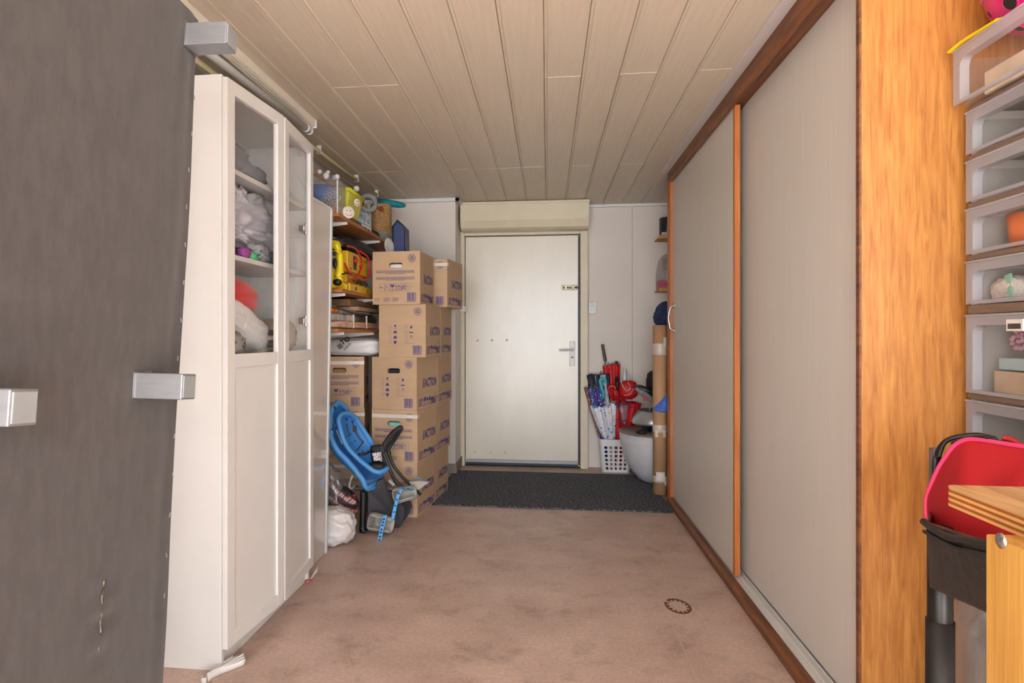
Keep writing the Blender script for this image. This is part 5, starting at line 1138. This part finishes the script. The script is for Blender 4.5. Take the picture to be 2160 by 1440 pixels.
# black object above
vs_ = thing('black_car_seat', 'black and grey moulded seat piece stacked above the silver grill', 'seat', (0.87, 5.21, ZA + 0.168))
part(vs_, 'post', MB().box((0.82, 5.16, ZA + 0.168), (0.93, 5.26, ZA + 0.36)), BLACK, .01)
part(vs_, 'shell', MB().tube(curve_pts([U(1341, 818, 5.12), U(1352, 826, 5.12), U(1366, 836, 5.13), U(1380, 846, 5.14), U(1396, 856, 5.15)]), [.016] * 8 + [.024] * 17, 12), mat('grey_moulding', (128, 128, 132), .35, .05))
part(vs_, 'pad', MB().lump(U(1362, 822, 5.2), (.085, .07, .026), 5, .7, .06, 2, mtx=Matrix.Rotation(R(16), 3, 'Y')), BLACK)
part(vs_, 'backrest', MB().lump(U(1385, 815, 5.25), (.075, .07, .12), 8, .6, .05, 2), mat('black_fabric', (28, 28, 36), .8, .2))
part(vs_, 'red_button', MB().box((-.02, -.01, -.014), (.02, .01, .014), Matrix.Translation(U(1362, 841, 5.105))), mat('red_label', (170, 34, 40), .5))
part(vs_, 'silver_strip', MB().box((-.003, -.003, -.035), (.003, .003, .035), Matrix.Translation(U(1371, 862, 5.1)) @ Matrix.Translation((0, .02, 0))), STEEL)
# cardboard tube
tb = thing('cardboard_tube', 'tall brown cardboard tube with white tape standing at the wardrobe end', 'tube', (0.785, 4.80, 0.010))
tcx = Vector((0.796, 4.80, 0.010)); RTB = 0.049; HT = 1.195
part(tb, 'tube', MB().lathe([(RTB - .004, 0), (RTB, 0), (RTB, HT), (RTB - .004, HT), (RTB - .004, .002)], tcx, seg=36), mat('kraft_tube', (186, 146, 108), 0.7, 0.06, 4, (1, 1, .6)))
for (z0, z1) in ((.985, 1.065), (.44, .49), (.085, .13)):
    part(tb, 'tape_band', MB().lathe([(RTB + .001, z0), (RTB + .0016, z0 + .001), (RTB + .0016, z1 - .001), (RTB + .001, z1)], tcx, seg=36), mat('translucent_tape', (206, 192, 178), .3, .08, 20))
for (z, h, a0, a1) in ((1.04, .07, -70, -20), (.405, .05, -140, -115), (.405, .05, -75, -45), (.10, .06, -130, -60), (.065, .03, -60, -30)):
    part(tb, 'tape_patch', MB().grid(lambda i, j: tcx + Vector(((RTB + .0022) * math.cos(R(a0 + (a1 - a0) * i)), (RTB + .0022) * math.sin(R(a0 + (a1 - a0) * i)), z + h * j)), 8, 2), TAPE)
solo('blue_plastic_bag', MB().prism([onY(1376, 862, 4.735), onY(1410, 828, 4.735), onY(1411, 866, 4.735), onY(1395, 870, 4.735), onY(1380, 866, 4.735)], (0.02, 0.03, 0)), mat('blue_polythene', (24, 88, 190), .3, .2, 10, bump=.5, bscale=20), 'blue plastic bag wedged between the cardboard tube and the wardrobe', 'bag', bevel=.006)
# small shelves on the back wall
def corner_shelf(z, label):
    s = thing('corner_shelf', label, 'shelf', (1.0, 5.6, z), group='small shelves in the far right corner')
    part(s, 'board', MB().prism([(0.905, 5.48, z), (1.3, 5.20, z), (1.3, YB, z), (0.905, YB, z)], (0, 0, .016)), M_PINE, .002)
    part(s, 'edge_lip', MB().prism([(0.90, 5.478, z - .004), (1.3, 5.19, z - .004), (1.3, 5.20, z - .004), (0.905, 5.488, z - .004)], (0, 0, .03)), mat('pale_lip_wood', (196, 150, 90), .5, .08), .001)
zs1 = onY(1394, 503, 5.50).z; zs2 = onY(1392, 614, 5.50).z
corner_shelf(zs1, 'upper small wooden shelf in the far right corner'); corner_shelf(zs2, 'lower small wooden shelf in the far right corner')
p1 = onY(1407, 480, 5.54)
pot = thing('black_canister', 'dark round canister on the upper corner shelf', 'canister', (0.985, 5.56, zs1 + .016))
part(pot, 'can', MB().lathe([(0, 0), (.066, 0), (.068, .004), (.068, .155), (.064, .16), (0, .16)], (0.985, 5.56, zs1 + .016), seg=32), mat('black_tin', (40, 38, 38), .35, .1))
part(pot, 'label_patch', MB().box((0.925, 5.488, zs1 + .03), (0.965, 5.494, zs1 + .05)), WHITE, .001)
bt = thing('detergent_jug', 'clear jug with pink liquid on the lower corner shelf', 'jug', (0.975, 5.56, zs2 + .016))
zb_ = zs2 + .016
jx0, jx1 = 0.895, 1.07
prj = [(jx0, 0), (jx1, 0), (jx1, .16), (jx1 - .03, .23), (jx1 - .09, .29), (jx0 + .05, .285), (jx0 + .02, .24), (jx0, .12)]
M_JUG = clear_mat('milky_jug', (224, 214, 216), .3, .2, 1.3)
part(bt, 'jug_body', MB().prism([(x, 5.52, zb_ + z) for x, z in prj], (0, .09, 0)), M_JUG, .014)
part(bt, 'pink_liquid', MB().box((jx0 + .008, 5.527, zb_ + .005), (jx1 - .008, 5.603, zb_ + .078)), mat('pink_liquid', (206, 40, 104), .2), .01)
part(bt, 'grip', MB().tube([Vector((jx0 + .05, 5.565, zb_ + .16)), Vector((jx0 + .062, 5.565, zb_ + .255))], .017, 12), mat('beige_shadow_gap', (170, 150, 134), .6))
part(bt, 'label_patch', MB().box((jx0 + .075, 5.516, zb_ + .06), (jx1 - .02, 5.52, zb_ + .15)), pattern_mat('jug_label', [(200, 60, 110), (60, 50, 60), (240, 230, 235)], 40, .4, (236, 226, 230), .3))
solo('denim_cloth', MB().lump((0.985, 5.655, 1.30), (.085, .06, .10), 9, .8, .15, 2.6, mtx=Matrix.Rotation(R(20), 3, 'Y')), mat('blue_denim', (50, 64, 100), .9, .3, 20), 'dark blue denim cloth hanging behind the cardboard tube', 'cloth')
# ================================================================== RIGHT FOREGROUND: drawer tower
XD_ = 1.112; YD0, YD1 = 1.50, 1.905; XB = 1.50
M_TAUPE = mat('taupe_plastic', (120, 104, 92), 0.5, 0.06, 10)
M_FROST = clear_mat('frosted_drawer_plastic', (214, 218, 226), 0.55, 0.25, 1.35)
M_WINDOW = clear_mat('drawer_window', (196, 194, 192), 0.14, 0.12, 1.35)
def zat(y): return onX(1995, y, XD_).z
def drawer_unit(name, label, levels, n_label, top_open=False, xo=0.0, cat='drawer unit'):
    z_lo, z_hi = levels[-1], levels[0]
    t = thing(name, label, cat, ((XD_ + XB) / 2, (YD0 + YD1) / 2, z_lo), group='stacked plastic drawers')
    fr = MB()
    for z in levels: fr.box((XD_ + .002, YD0, z - .010), (XB, YD1, z + .004))
    bw_ = MB().box((XD_ + .012, YD0, z_lo), (XB, YD0 + .004, z_hi)).box((XD_ + .012, YD1 - .004, z_lo), (XB, YD1, z_hi)).box((XB - .004, YD0, z_lo), (XB, YD1, z_hi))
    part(t, 'frame', fr, M_TAUPE, .002)
    part(t, 'body_wall', bw_, mat('milky_body', (206, 200, 194), .5, .03), 0)
    for za, zb in zip(levels[:-1], levels[1:]): drawer(t, zb + .006, za - .012, XD_ - .004 + xo)
    return t
def drawer(t, z0, z1, xf):
    """open-topped drawer tray whose front carries a recessed clear window"""
    y0, y1 = YD0 + .006, YD1 - .006
    wy0, wy1, wz0, wz1, r = y0 + .05, y1 - .026, z0 + .008, z1 - .028, .022
    inn = []
    for (cy, cz, a0) in ((wy1 - r, wz1 - r, 0), (wy0 + r, wz1 - r, 90), (wy0 + .004, wz0 + .004, 180), (wy1 - .004, wz0 + .004, 270)):
        rr = r if a0 < 180 else .004
        for k in range(5):
            a = R(a0 + 90 * k / 4); inn.append((cy + rr * math.cos(a), cz + rr * math.sin(a)))
    n = len(inn); outr = [(y1, z1)] * 5 + [(y0, z1)] * 5 + [(y0, z0)] * 5 + [(y1, z0)] * 5
    mb = MB()
    vs = [Vector((xf, y, z)) for y, z in outr] + [Vector((xf, y, z)) for y, z in inn] + [Vector((xf + .022, y, z)) for y, z in inn]
    fs = []
    for k in range(n):
        j = (k + 1) % n
        if outr[k] == outr[j]: fs.append((k, n + k, n + j))
        else: fs.append((k, n + k, n + j, j))
        fs.append((n + k, 2 * n + k, 2 * n + j, n + j))
    mb.add(vs, fs)
    d = part(t, 'drawer', mb, M_FROST, solid=.003)
    part(d, 'window', MB().add([Vector((xf + .022, y, z)) for y, z in inn], [tuple(range(n))]), M_WINDOW)
    part(d, 'tray', MB().box((xf + .026, y0, z0), (XB - .02, y1, z0 + .003)).box((xf + .026, y0, z0), (XB - .02, y0 + .002, z1 - .02)).box((xf + .026, y1 - .002, z0), (XB - .02, y1, z1 - .02)).box((XB - .022, y0, z0), (XB - .02, y1, z1 - .02)), M_WINDOW)
    lip = MB().box((xf - .006, y0, z1 - .006), (xf + .004, y1, z1))
    part(d, 'top_lip', lip, M_FROST, .002)
    return d
L1 = [zat(254), zat(352), zat(447), zat(551), zat(650)]
L2 = [zat(657), zat(825), zat(993)]
low_ = L2[-1] - .004
L3 = [low_, low_ - .215, low_ - .43, low_ - .62]
drawer_unit('drawer_unit', 'upper stack of four shallow frosted drawers in a taupe frame', L1, 'u')
drawer_unit('drawer_unit', 'middle unit of two deep frosted drawers behind the red bag', L2, 'm')
dz = L3[-1]
drawer_unit('drawer_unit', 'lowest unit of frosted drawers behind the black trolley leg', [low_, low_ * .68, low_ * .36, 0.012], 'l')
# loose drawer on top, pulled forward
td = thing('loose_drawer', 'frosted loose drawer holding papers on top of the stacked drawers', 'drawer', ((XD_ + XB) / 2, 1.7, L1[0] + .006))
drawer(td, L1[0] + .006, L1[0] + .152, XD_ - .035)
part(td, 'contents_paper', MB().box((XD_ + .0, YD0 + .03, L1[0] + .012), (XB - .04, YD1 - .07, L1[0] + .07)), mat('cream_card', (214, 196, 176), .7, .12, 14), .003)
tz = L1[0] + .154
part(td, 'yellow_strap', MB().tube(curve_pts([(XD_ - .045, YD1 - .0, tz - .002), (XD_ - .04, YD1 - .05, tz + .006), (XD_ - .036, YD1 - .13, tz + .004), (XD_ - .034, YD1 - .19, tz + .002)]), [.003] + [.0075] * 22 + [.003, .002], 8, flat=.5), mat('yellow_band', (232, 204, 20), .5))
# pink helmet
hm_ = thing('pink_helmet', 'bright pink child helmet with round vents on top of the drawers', 'helmet', (1.26, 1.70, tz + .004))
hc = onX(2160, 8, 1.20)
HR = Vector((.135, .15, .13)); hc = Vector((1.228, 1.765, tz + .116))
mb = MB().ball(hc, HR, 40, 24)
M_PINK = mat('pink_shell', (206, 26, 114), .35, .04)
part(hm_, 'shell', mb, M_PINK)
part(hm_, 'shell_edge', MB().tube([hc + Vector((HR.x * 1.01 * math.cos(t), HR.y * 1.01 * math.sin(t), .02 * math.cos(t) + .005)) for t in [2 * math.pi * k / 36 for k in range(36)]], .003, 6, closed=True), mat('light_pink_edge', (236, 130, 180), .4))
for (vx, vy, s) in ((2089, 30, .009), (2131, 6, .017), (2175, -25, .02), (2150, 60, .012), (2120, -70, .02), (2230, 10, .02)):
    rd = ray(vx, vy); oc = Vector((0, 0, CAMH)) - hc; k_ = lambda v: Vector((v.x / HR.x, v.y / HR.y, v.z / HR.z))
    A_, B_, C_ = k_(rd).dot(k_(rd)), 2 * k_(rd).dot(k_(oc)), k_(oc).dot(k_(oc)) - 1; D_2 = B_ * B_ - 4 * A_ * C_
    if D_2 <= 0: continue
    p = Vector((0, 0, CAMH)) + rd * ((-B_ - math.sqrt(D_2)) / (2 * A_)); d = p - hc
    n = Vector((d.x / HR.x ** 2, d.y / HR.y ** 2, d.z / HR.z ** 2)).normalized()
    part(hm_, 'vent', MB().lathe([(s * 1.25, -.003), (s * 1.1, .002), (s, .0015), (s * .9, -.012)], p, n, 22), M_PINK)
    part(hm_, 'vent_opening', MB().lathe([(0, .0012), (s * 1.02, .0012)], p, n, 20), BLACK)
# contents of the drawers
def inside(y, z): return (1.16, y, z)
solo('orange_cup', MB().lathe([(0, 0), (.042, 0), (.05, .085), (.047, .085), (.04, .004), (0, .004)], (1.20, 1.80, L1[3] + .012), seg=28), mat('orange_cup_plastic', (232, 120, 52), .5), 'orange plastic cup in the lowest-but-one shallow drawer', 'cup')
solo('lace_cloth', MB().lump((1.18, 1.835, L1[4] + .042), (.03, .05, .032), 5, .7, .15, 3, flatb=.95), mat('white_net_cloth', (216, 206, 200), .9, .15, 90), 'white lace cloth in the lowest shallow drawer', 'cloth')
solo('mint_ribbon', MB().prism([(1.15, 1.795, L1[4] + .012), (1.15, 1.815, L1[4] + .012), (1.15, 1.82, L1[4] + .075), (1.15, 1.80, L1[4] + .08)], (.006, 0, 0)), mat('mint_paper', (150, 206, 174), .6), 'mint green paper strip beside the white lace cloth', 'paper')
fl_ = MB(); rnd = random.Random(3)
for k in range(40):
    fl_.ball((1.17 + .02 * rnd.random(), 1.805 + .05 * (rnd.random() - .5), L2[0] - .075 + .05 * (rnd.random() - .5)), .006, 8, 5)
solo('artificial_flowers', fl_, mat('pink_blossom', (198, 150, 170), .8, .2, 60), 'bunch of small pink artificial flowers in the upper deep drawer', 'flowers')
solo('pale_blue_box', MB().box((1.155, 1.63, L2[1] + .07), (1.25, 1.85, L2[1] + .10), Matrix.Translation((0, 0, 0))), mat('pale_blue_card', (168, 198, 206), .6), 'pale blue flat box in the upper deep drawer', 'box', bevel=.003)
solo('beige_carton', MB().box((1.15, 1.62, L2[1] + .010), (1.30, 1.86, L2[1] + .066)), mat('beige_card', (196, 176, 152), .7, .08), 'beige carton under the pale blue box', 'carton', bevel=.003)
def dtag():
    t = thing('barcode_tag', 'white price tag with barcode stuck on the upper deep drawer', 'tag', (XD_ - .008, 1.70, L2[0] - .055))
    f = MB().box((XD_ - .0115, 1.68, L2[0] - .056), (XD_ - .0075, 1.735, L2[0] - .028)); part(t, 'paper', f, WHITE)
    b = MB(); x = 1.686
    while x < 1.728: b.box((XD_ - .0122, x, L2[0] - .051), (XD_ - .0114, x + .0012, L2[0] - .038)); x += .0026
    part(t, 'barcode', b, BLACK)
dtag()
solo('white_ring', MB().tube([Vector((1.155, 1.80 + .045 * math.cos(t), L2[2] + .06 + .045 * math.sin(t))) for t in [2 * math.pi * k / 28 for k in range(28)]], .009, 10, closed=True), mat('cream_ring', (220, 210, 196), .5), 'cream ring standing in the lower deep drawer', 'ring')
# black trolley with red bag
tr_ = thing('black_trolley', 'black folding trolley with fabric side panel and tube leg', 'trolley', (0.93, 1.55, 0))
YT = 1.48
def tq(x, y, Y=YT): return onY(x, y, Y)
legx = tq(1983, 1300).x
part(tr_, 'leg_tube', MB().tube([(legx, YT, 0.35), (legx, YT, 0.74)], .023, 18), mat('black_tube', (22, 22, 22), .38, .1))
part(tr_, 'lower_sleeve', MB().tube([(legx, YT, 0.0), (legx, YT, 0.545)], .026, 18), mat('black_sleeve', (32, 32, 32), .5, .15, 20))
pA = [tq(1953, 1102), tq(1960, 1245), onX(2100, 1300, tq(1960, 1245).x + .0), None]
xw = tq(1957, 1110, 1.56).x
f0, f1 = tq(1953, 1102, 1.46), tq(1961, 1240, 1.46)
g0, g1 = onY(2095, 1148, 1.17), onY(2095, 1300, 1.17)
th_ = Vector((.012, .01, 0))
part(tr_, 'fabric_panel', MB().add([f1, g1, g0, f0, f1 + th_, g1 + th_, g0 + th_, f0 + th_], [(0, 1, 2, 3), (7, 6, 5, 4), (0, 4, 5, 1), (1, 5, 6, 2), (2, 6, 7, 3), (3, 7, 4, 0)]), mat('black_vinyl', (52, 47, 46), .42, .15, 5, bump=.25, bscale=30), .003)
part(tr_, 'binding', MB().tube(curve_pts([f0 + Vector((-.004, 0, .002)), f0.lerp(g0, .35) + Vector((-.004, 0, -.012)), f0.lerp(g0, .7) + Vector((-.004, 0, -.006)), g0]), .0075, 10).tube([f0 + Vector((-.003, 0, -.018)), f0.lerp(g0, .5) + Vector((-.004, 0, -.028)), g0 + Vector((0, 0, -.018))], .004, 8), mat('black_binding', (36, 36, 38), .5))
part(tr_, 'base_panel', MB().prism([Vector(f1) + th_, Vector(g1) + th_, Vector((1.09, g1.y + .01, g1.z * .5 + f1.z * .5)), Vector((1.09, 1.62, f1.z)), Vector((.96, 1.62, f1.z))], (0, 0, .006)), mat('black_vinyl', (52, 47, 46), .42))
h0, h1 = onY(1964, 1102, 1.63), onY(1968, 1240, 1.63); h0.z, h1.z = f0.z, f1.z
part(tr_, 'fabric_panel', MB().add([f0 + th_ * .5, h0, h1, f1 + th_ * .5, f0 + th_, h0 + Vector((.006, 0, 0)), h1 + Vector((.006, 0, 0)), f1 + th_], [(0, 1, 2, 3), (7, 6, 5, 4), (0, 4, 5, 1), (1, 5, 6, 2), (2, 6, 7, 3), (3, 7, 4, 0)]), mat('black_vinyl', (52, 47, 46), .42))
uprx = onY(1971, 980, 1.62).x
part(tr_, 'upright', MB().box((uprx - .008, 1.61, 0.0), (uprx + .012, 1.63, onY(1971, 944, 1.62).z)), mat('grey_upright', (110, 100, 94), .5), .003)
part(tr_, 'handle_loop', MB().tube(curve_pts([onY(1975, 1005, 1.58), onY(1977, 965, 1.58), onY(1990, 935, 1.58), onY(2015, 922, 1.57), onY(2060, 917, 1.56), onY(2100, 925, 1.55)]), .009, 10, flat=.6), BLACK)
rb = thing('red_bag', 'red padded bag with pink piping standing in the black trolley', 'bag', (0.98, 1.42, f1.z + .01))
YR = 1.50
face = [(1957, 1100), (1954, 1070), (1956, 1045), (1966, 1020), (1982, 985), (2000, 958), (2014, 940), (2030, 930), (2050, 926), (2080, 929), (2110, 934), (2160, 942), (2230, 956), (2260, 1000), (2265, 1120)]
depthY = lambda x: 1.57 - (x - 1955) * .0009
fp = [onY(x, y, depthY(x)) for x, y in face]
botz = f1.z + .012
fp = resample(curve_pts(fp, 5), 60); bot = [Vector((p.x, p.y, botz)) for p in (fp[0], fp[-1])]
cen = sum(fp, Vector()) / len(fp); cen.z = (max(p.z for p in fp) + botz) / 2
outl = fp + [fp[-1].lerp(Vector((fp[-1].x, fp[-1].y, botz)), k / 8) for k in range(1, 9)] + [Vector((fp[-1].x, fp[-1].y, botz)).lerp(Vector((fp[0].x, fp[0].y, botz)), k / 30) for k in range(1, 31)] + [Vector((fp[0].x, fp[0].y, botz)).lerp(fp[0], k / 8) for k in range(1, 8)]
nf = (fp[30] - fp[0]).cross(fp[50] - fp[0]).normalized()
if nf.y > 0: nf = -nf
mb = MB(); nr = 10; no = len(outl); vs = []
for r_ in range(nr + 1):
    k = 1 - r_ / nr
    for p in outl:
        q = cen + (p - cen) * k
        bul = .035 * (1 - k ** 2.5) + .007 * noise.noise(q * 14) * (1 - k) ** .3 + .006 * abs(math.sin(18 * (q.z + .8 * q.x))) * (1 - k) ** .5 * max(0, min(1, (0.86 - q.z) * 6))
        vs.append(q + nf * bul)
fs = [(r_ * no + i, r_ * no + (i + 1) % no, (r_ + 1) * no + (i + 1) % no, (r_ + 1) * no + i) for r_ in range(nr) for i in range(no)]
mb.add(vs, fs, True)
back = [p - nf * .12 for p in outl]
mb.add(outl + back, [(i, no + i, no + (i + 1) % no, (i + 1) % no) for i in range(no)], True); mb.add(back, [tuple(range(no))])
part(rb, 'bag_body', mb, mat('red_padded_nylon', (168, 18, 28), .6, .08, 6))
part(rb, 'piping', MB().tube([p + nf * .002 for p in fp], .0045, 8), mat('pink_piping', (222, 62, 110), .4))
part(rb, 'carry_strap', MB().tube(curve_pts([onY(2010, 935, 1.53), onY(2040, 925, 1.51), onY(2075, 921, 1.47), onY(2098, 928, 1.45)]), .011, 8, flat=.45), BLACK)
part(rb, 'zip', MB().tube(curve_pts([onY(2060, 930, 1.55), onY(2110, 932, 1.52), onY(2150, 944, 1.5)]), .008, 8, flat=.5), BLACK)
part(rb, 'top_edge', MB().tube(curve_pts([onY(2115, 923, 1.56), onY(2135, 928, 1.55), onY(2165, 945, 1.53)]), .006, 8), mat('red_padded_nylon', (200, 22, 34), .6))
# clear plastic bag on the floor behind the leg
solo('clear_plastic_bag', MB().lump((1.045, 1.72, 0.25), (.055, .10, .245), 7, .75, .1, 3, 48, 36, flatb=.99), clear_mat('thin_crumpled_film', (214, 208, 200), .35, .1, 1.5), 'clear crumpled plastic bag behind the trolley leg', 'bag')
# ------------------------------------------------------------------ workbench
ZW = 0.90; c_ = onZ(1993, 1022, ZW); thk = .031
wbn = thing('workbench', 'wooden workbench corner with plywood top and bolted leg at the right edge', 'workbench', (1.1, 0.85, 0))
WX0, WY1 = c_.x, c_.y; WX1, WY0 = 1.32, .30
nl = 7; lay = [mat('ply_light', (212, 158, 92), .5, .08, 20, (1, 1, 1)), mat('ply_dark', (150, 84, 34), .55, .1, 20)]
tops = None; r_c = .012
def rounded(z0, z1, inset=0.0):
    P = [Vector((WX1, WY0, z0)), Vector((WX1, WY1 - inset, z0))]
    for k in range(6):
        a = R(90 + 90 * k / 5); P.append(Vector((WX0 + inset + r_c + r_c * math.cos(a), WY1 - inset - r_c + r_c * math.sin(a), z0)))
    P.append(Vector((WX0 + inset, WY0, z0)))
    return MB().prism(P, (0, 0, z1 - z0))
topw = wood_mat('worn_plywood_face', (140, 96, 58), (206, 166, 114), 1, 5, .5, 7)
for k in range(nl):
    za = ZW - thk + thk * k / nl; zb2 = ZW - thk + thk * (k + 1) / nl
    part(wbn, 'ply_layer', rounded(za, zb2, .0006 if k % 2 else 0), topw if k == nl - 1 else lay[k % 2])
LW = .09; lx = onY(2078, 1200, WY1 - .16).x
M_LEG = wood_mat('impregnated_pine', (166, 112, 44), (206, 160, 80), 2, 5, .55, 8)
lg = part(wbn, 'leg', MB().box((lx, WY1 - .16 - LW, 0), (lx + LW, WY1 - .16, ZW - thk)), M_LEG, .003)
part(wbn, 'leg', MB().box((WX1 - LW - .02, WY1 - .16 - LW, 0), (WX1 - .02, WY1 - .16, ZW - thk)), M_LEG, .003)
part(wbn, 'leg', MB().box((lx, WY0 + .02, 0), (lx + LW, WY0 + .02 + LW, ZW - thk)), M_LEG, .003)
part(wbn, 'leg', MB().box((WX1 - LW - .02, WY0 + .02, 0), (WX1 - .02, WY0 + .02 + LW, ZW - thk)), M_LEG, .003)
bq = onX(2112, 1140, lx)
part(lg, 'bolt', MB().lathe([(0, .004), (.004, .004), (.0055, .002), (.0105, .001), (.0105, 0)], (lx, bq.y, bq.z), (-1, 0, 0), 18), STEEL)
solo('wooden_plank', MB().box((1.0, 1.16, 0.0), (1.09, 1.182, .62)), wood_mat('orange_plank', (176, 104, 44), (222, 152, 84), 2, 5, .5, 8), 'short upright plank behind the workbench leg', 'plank', bevel=.002)
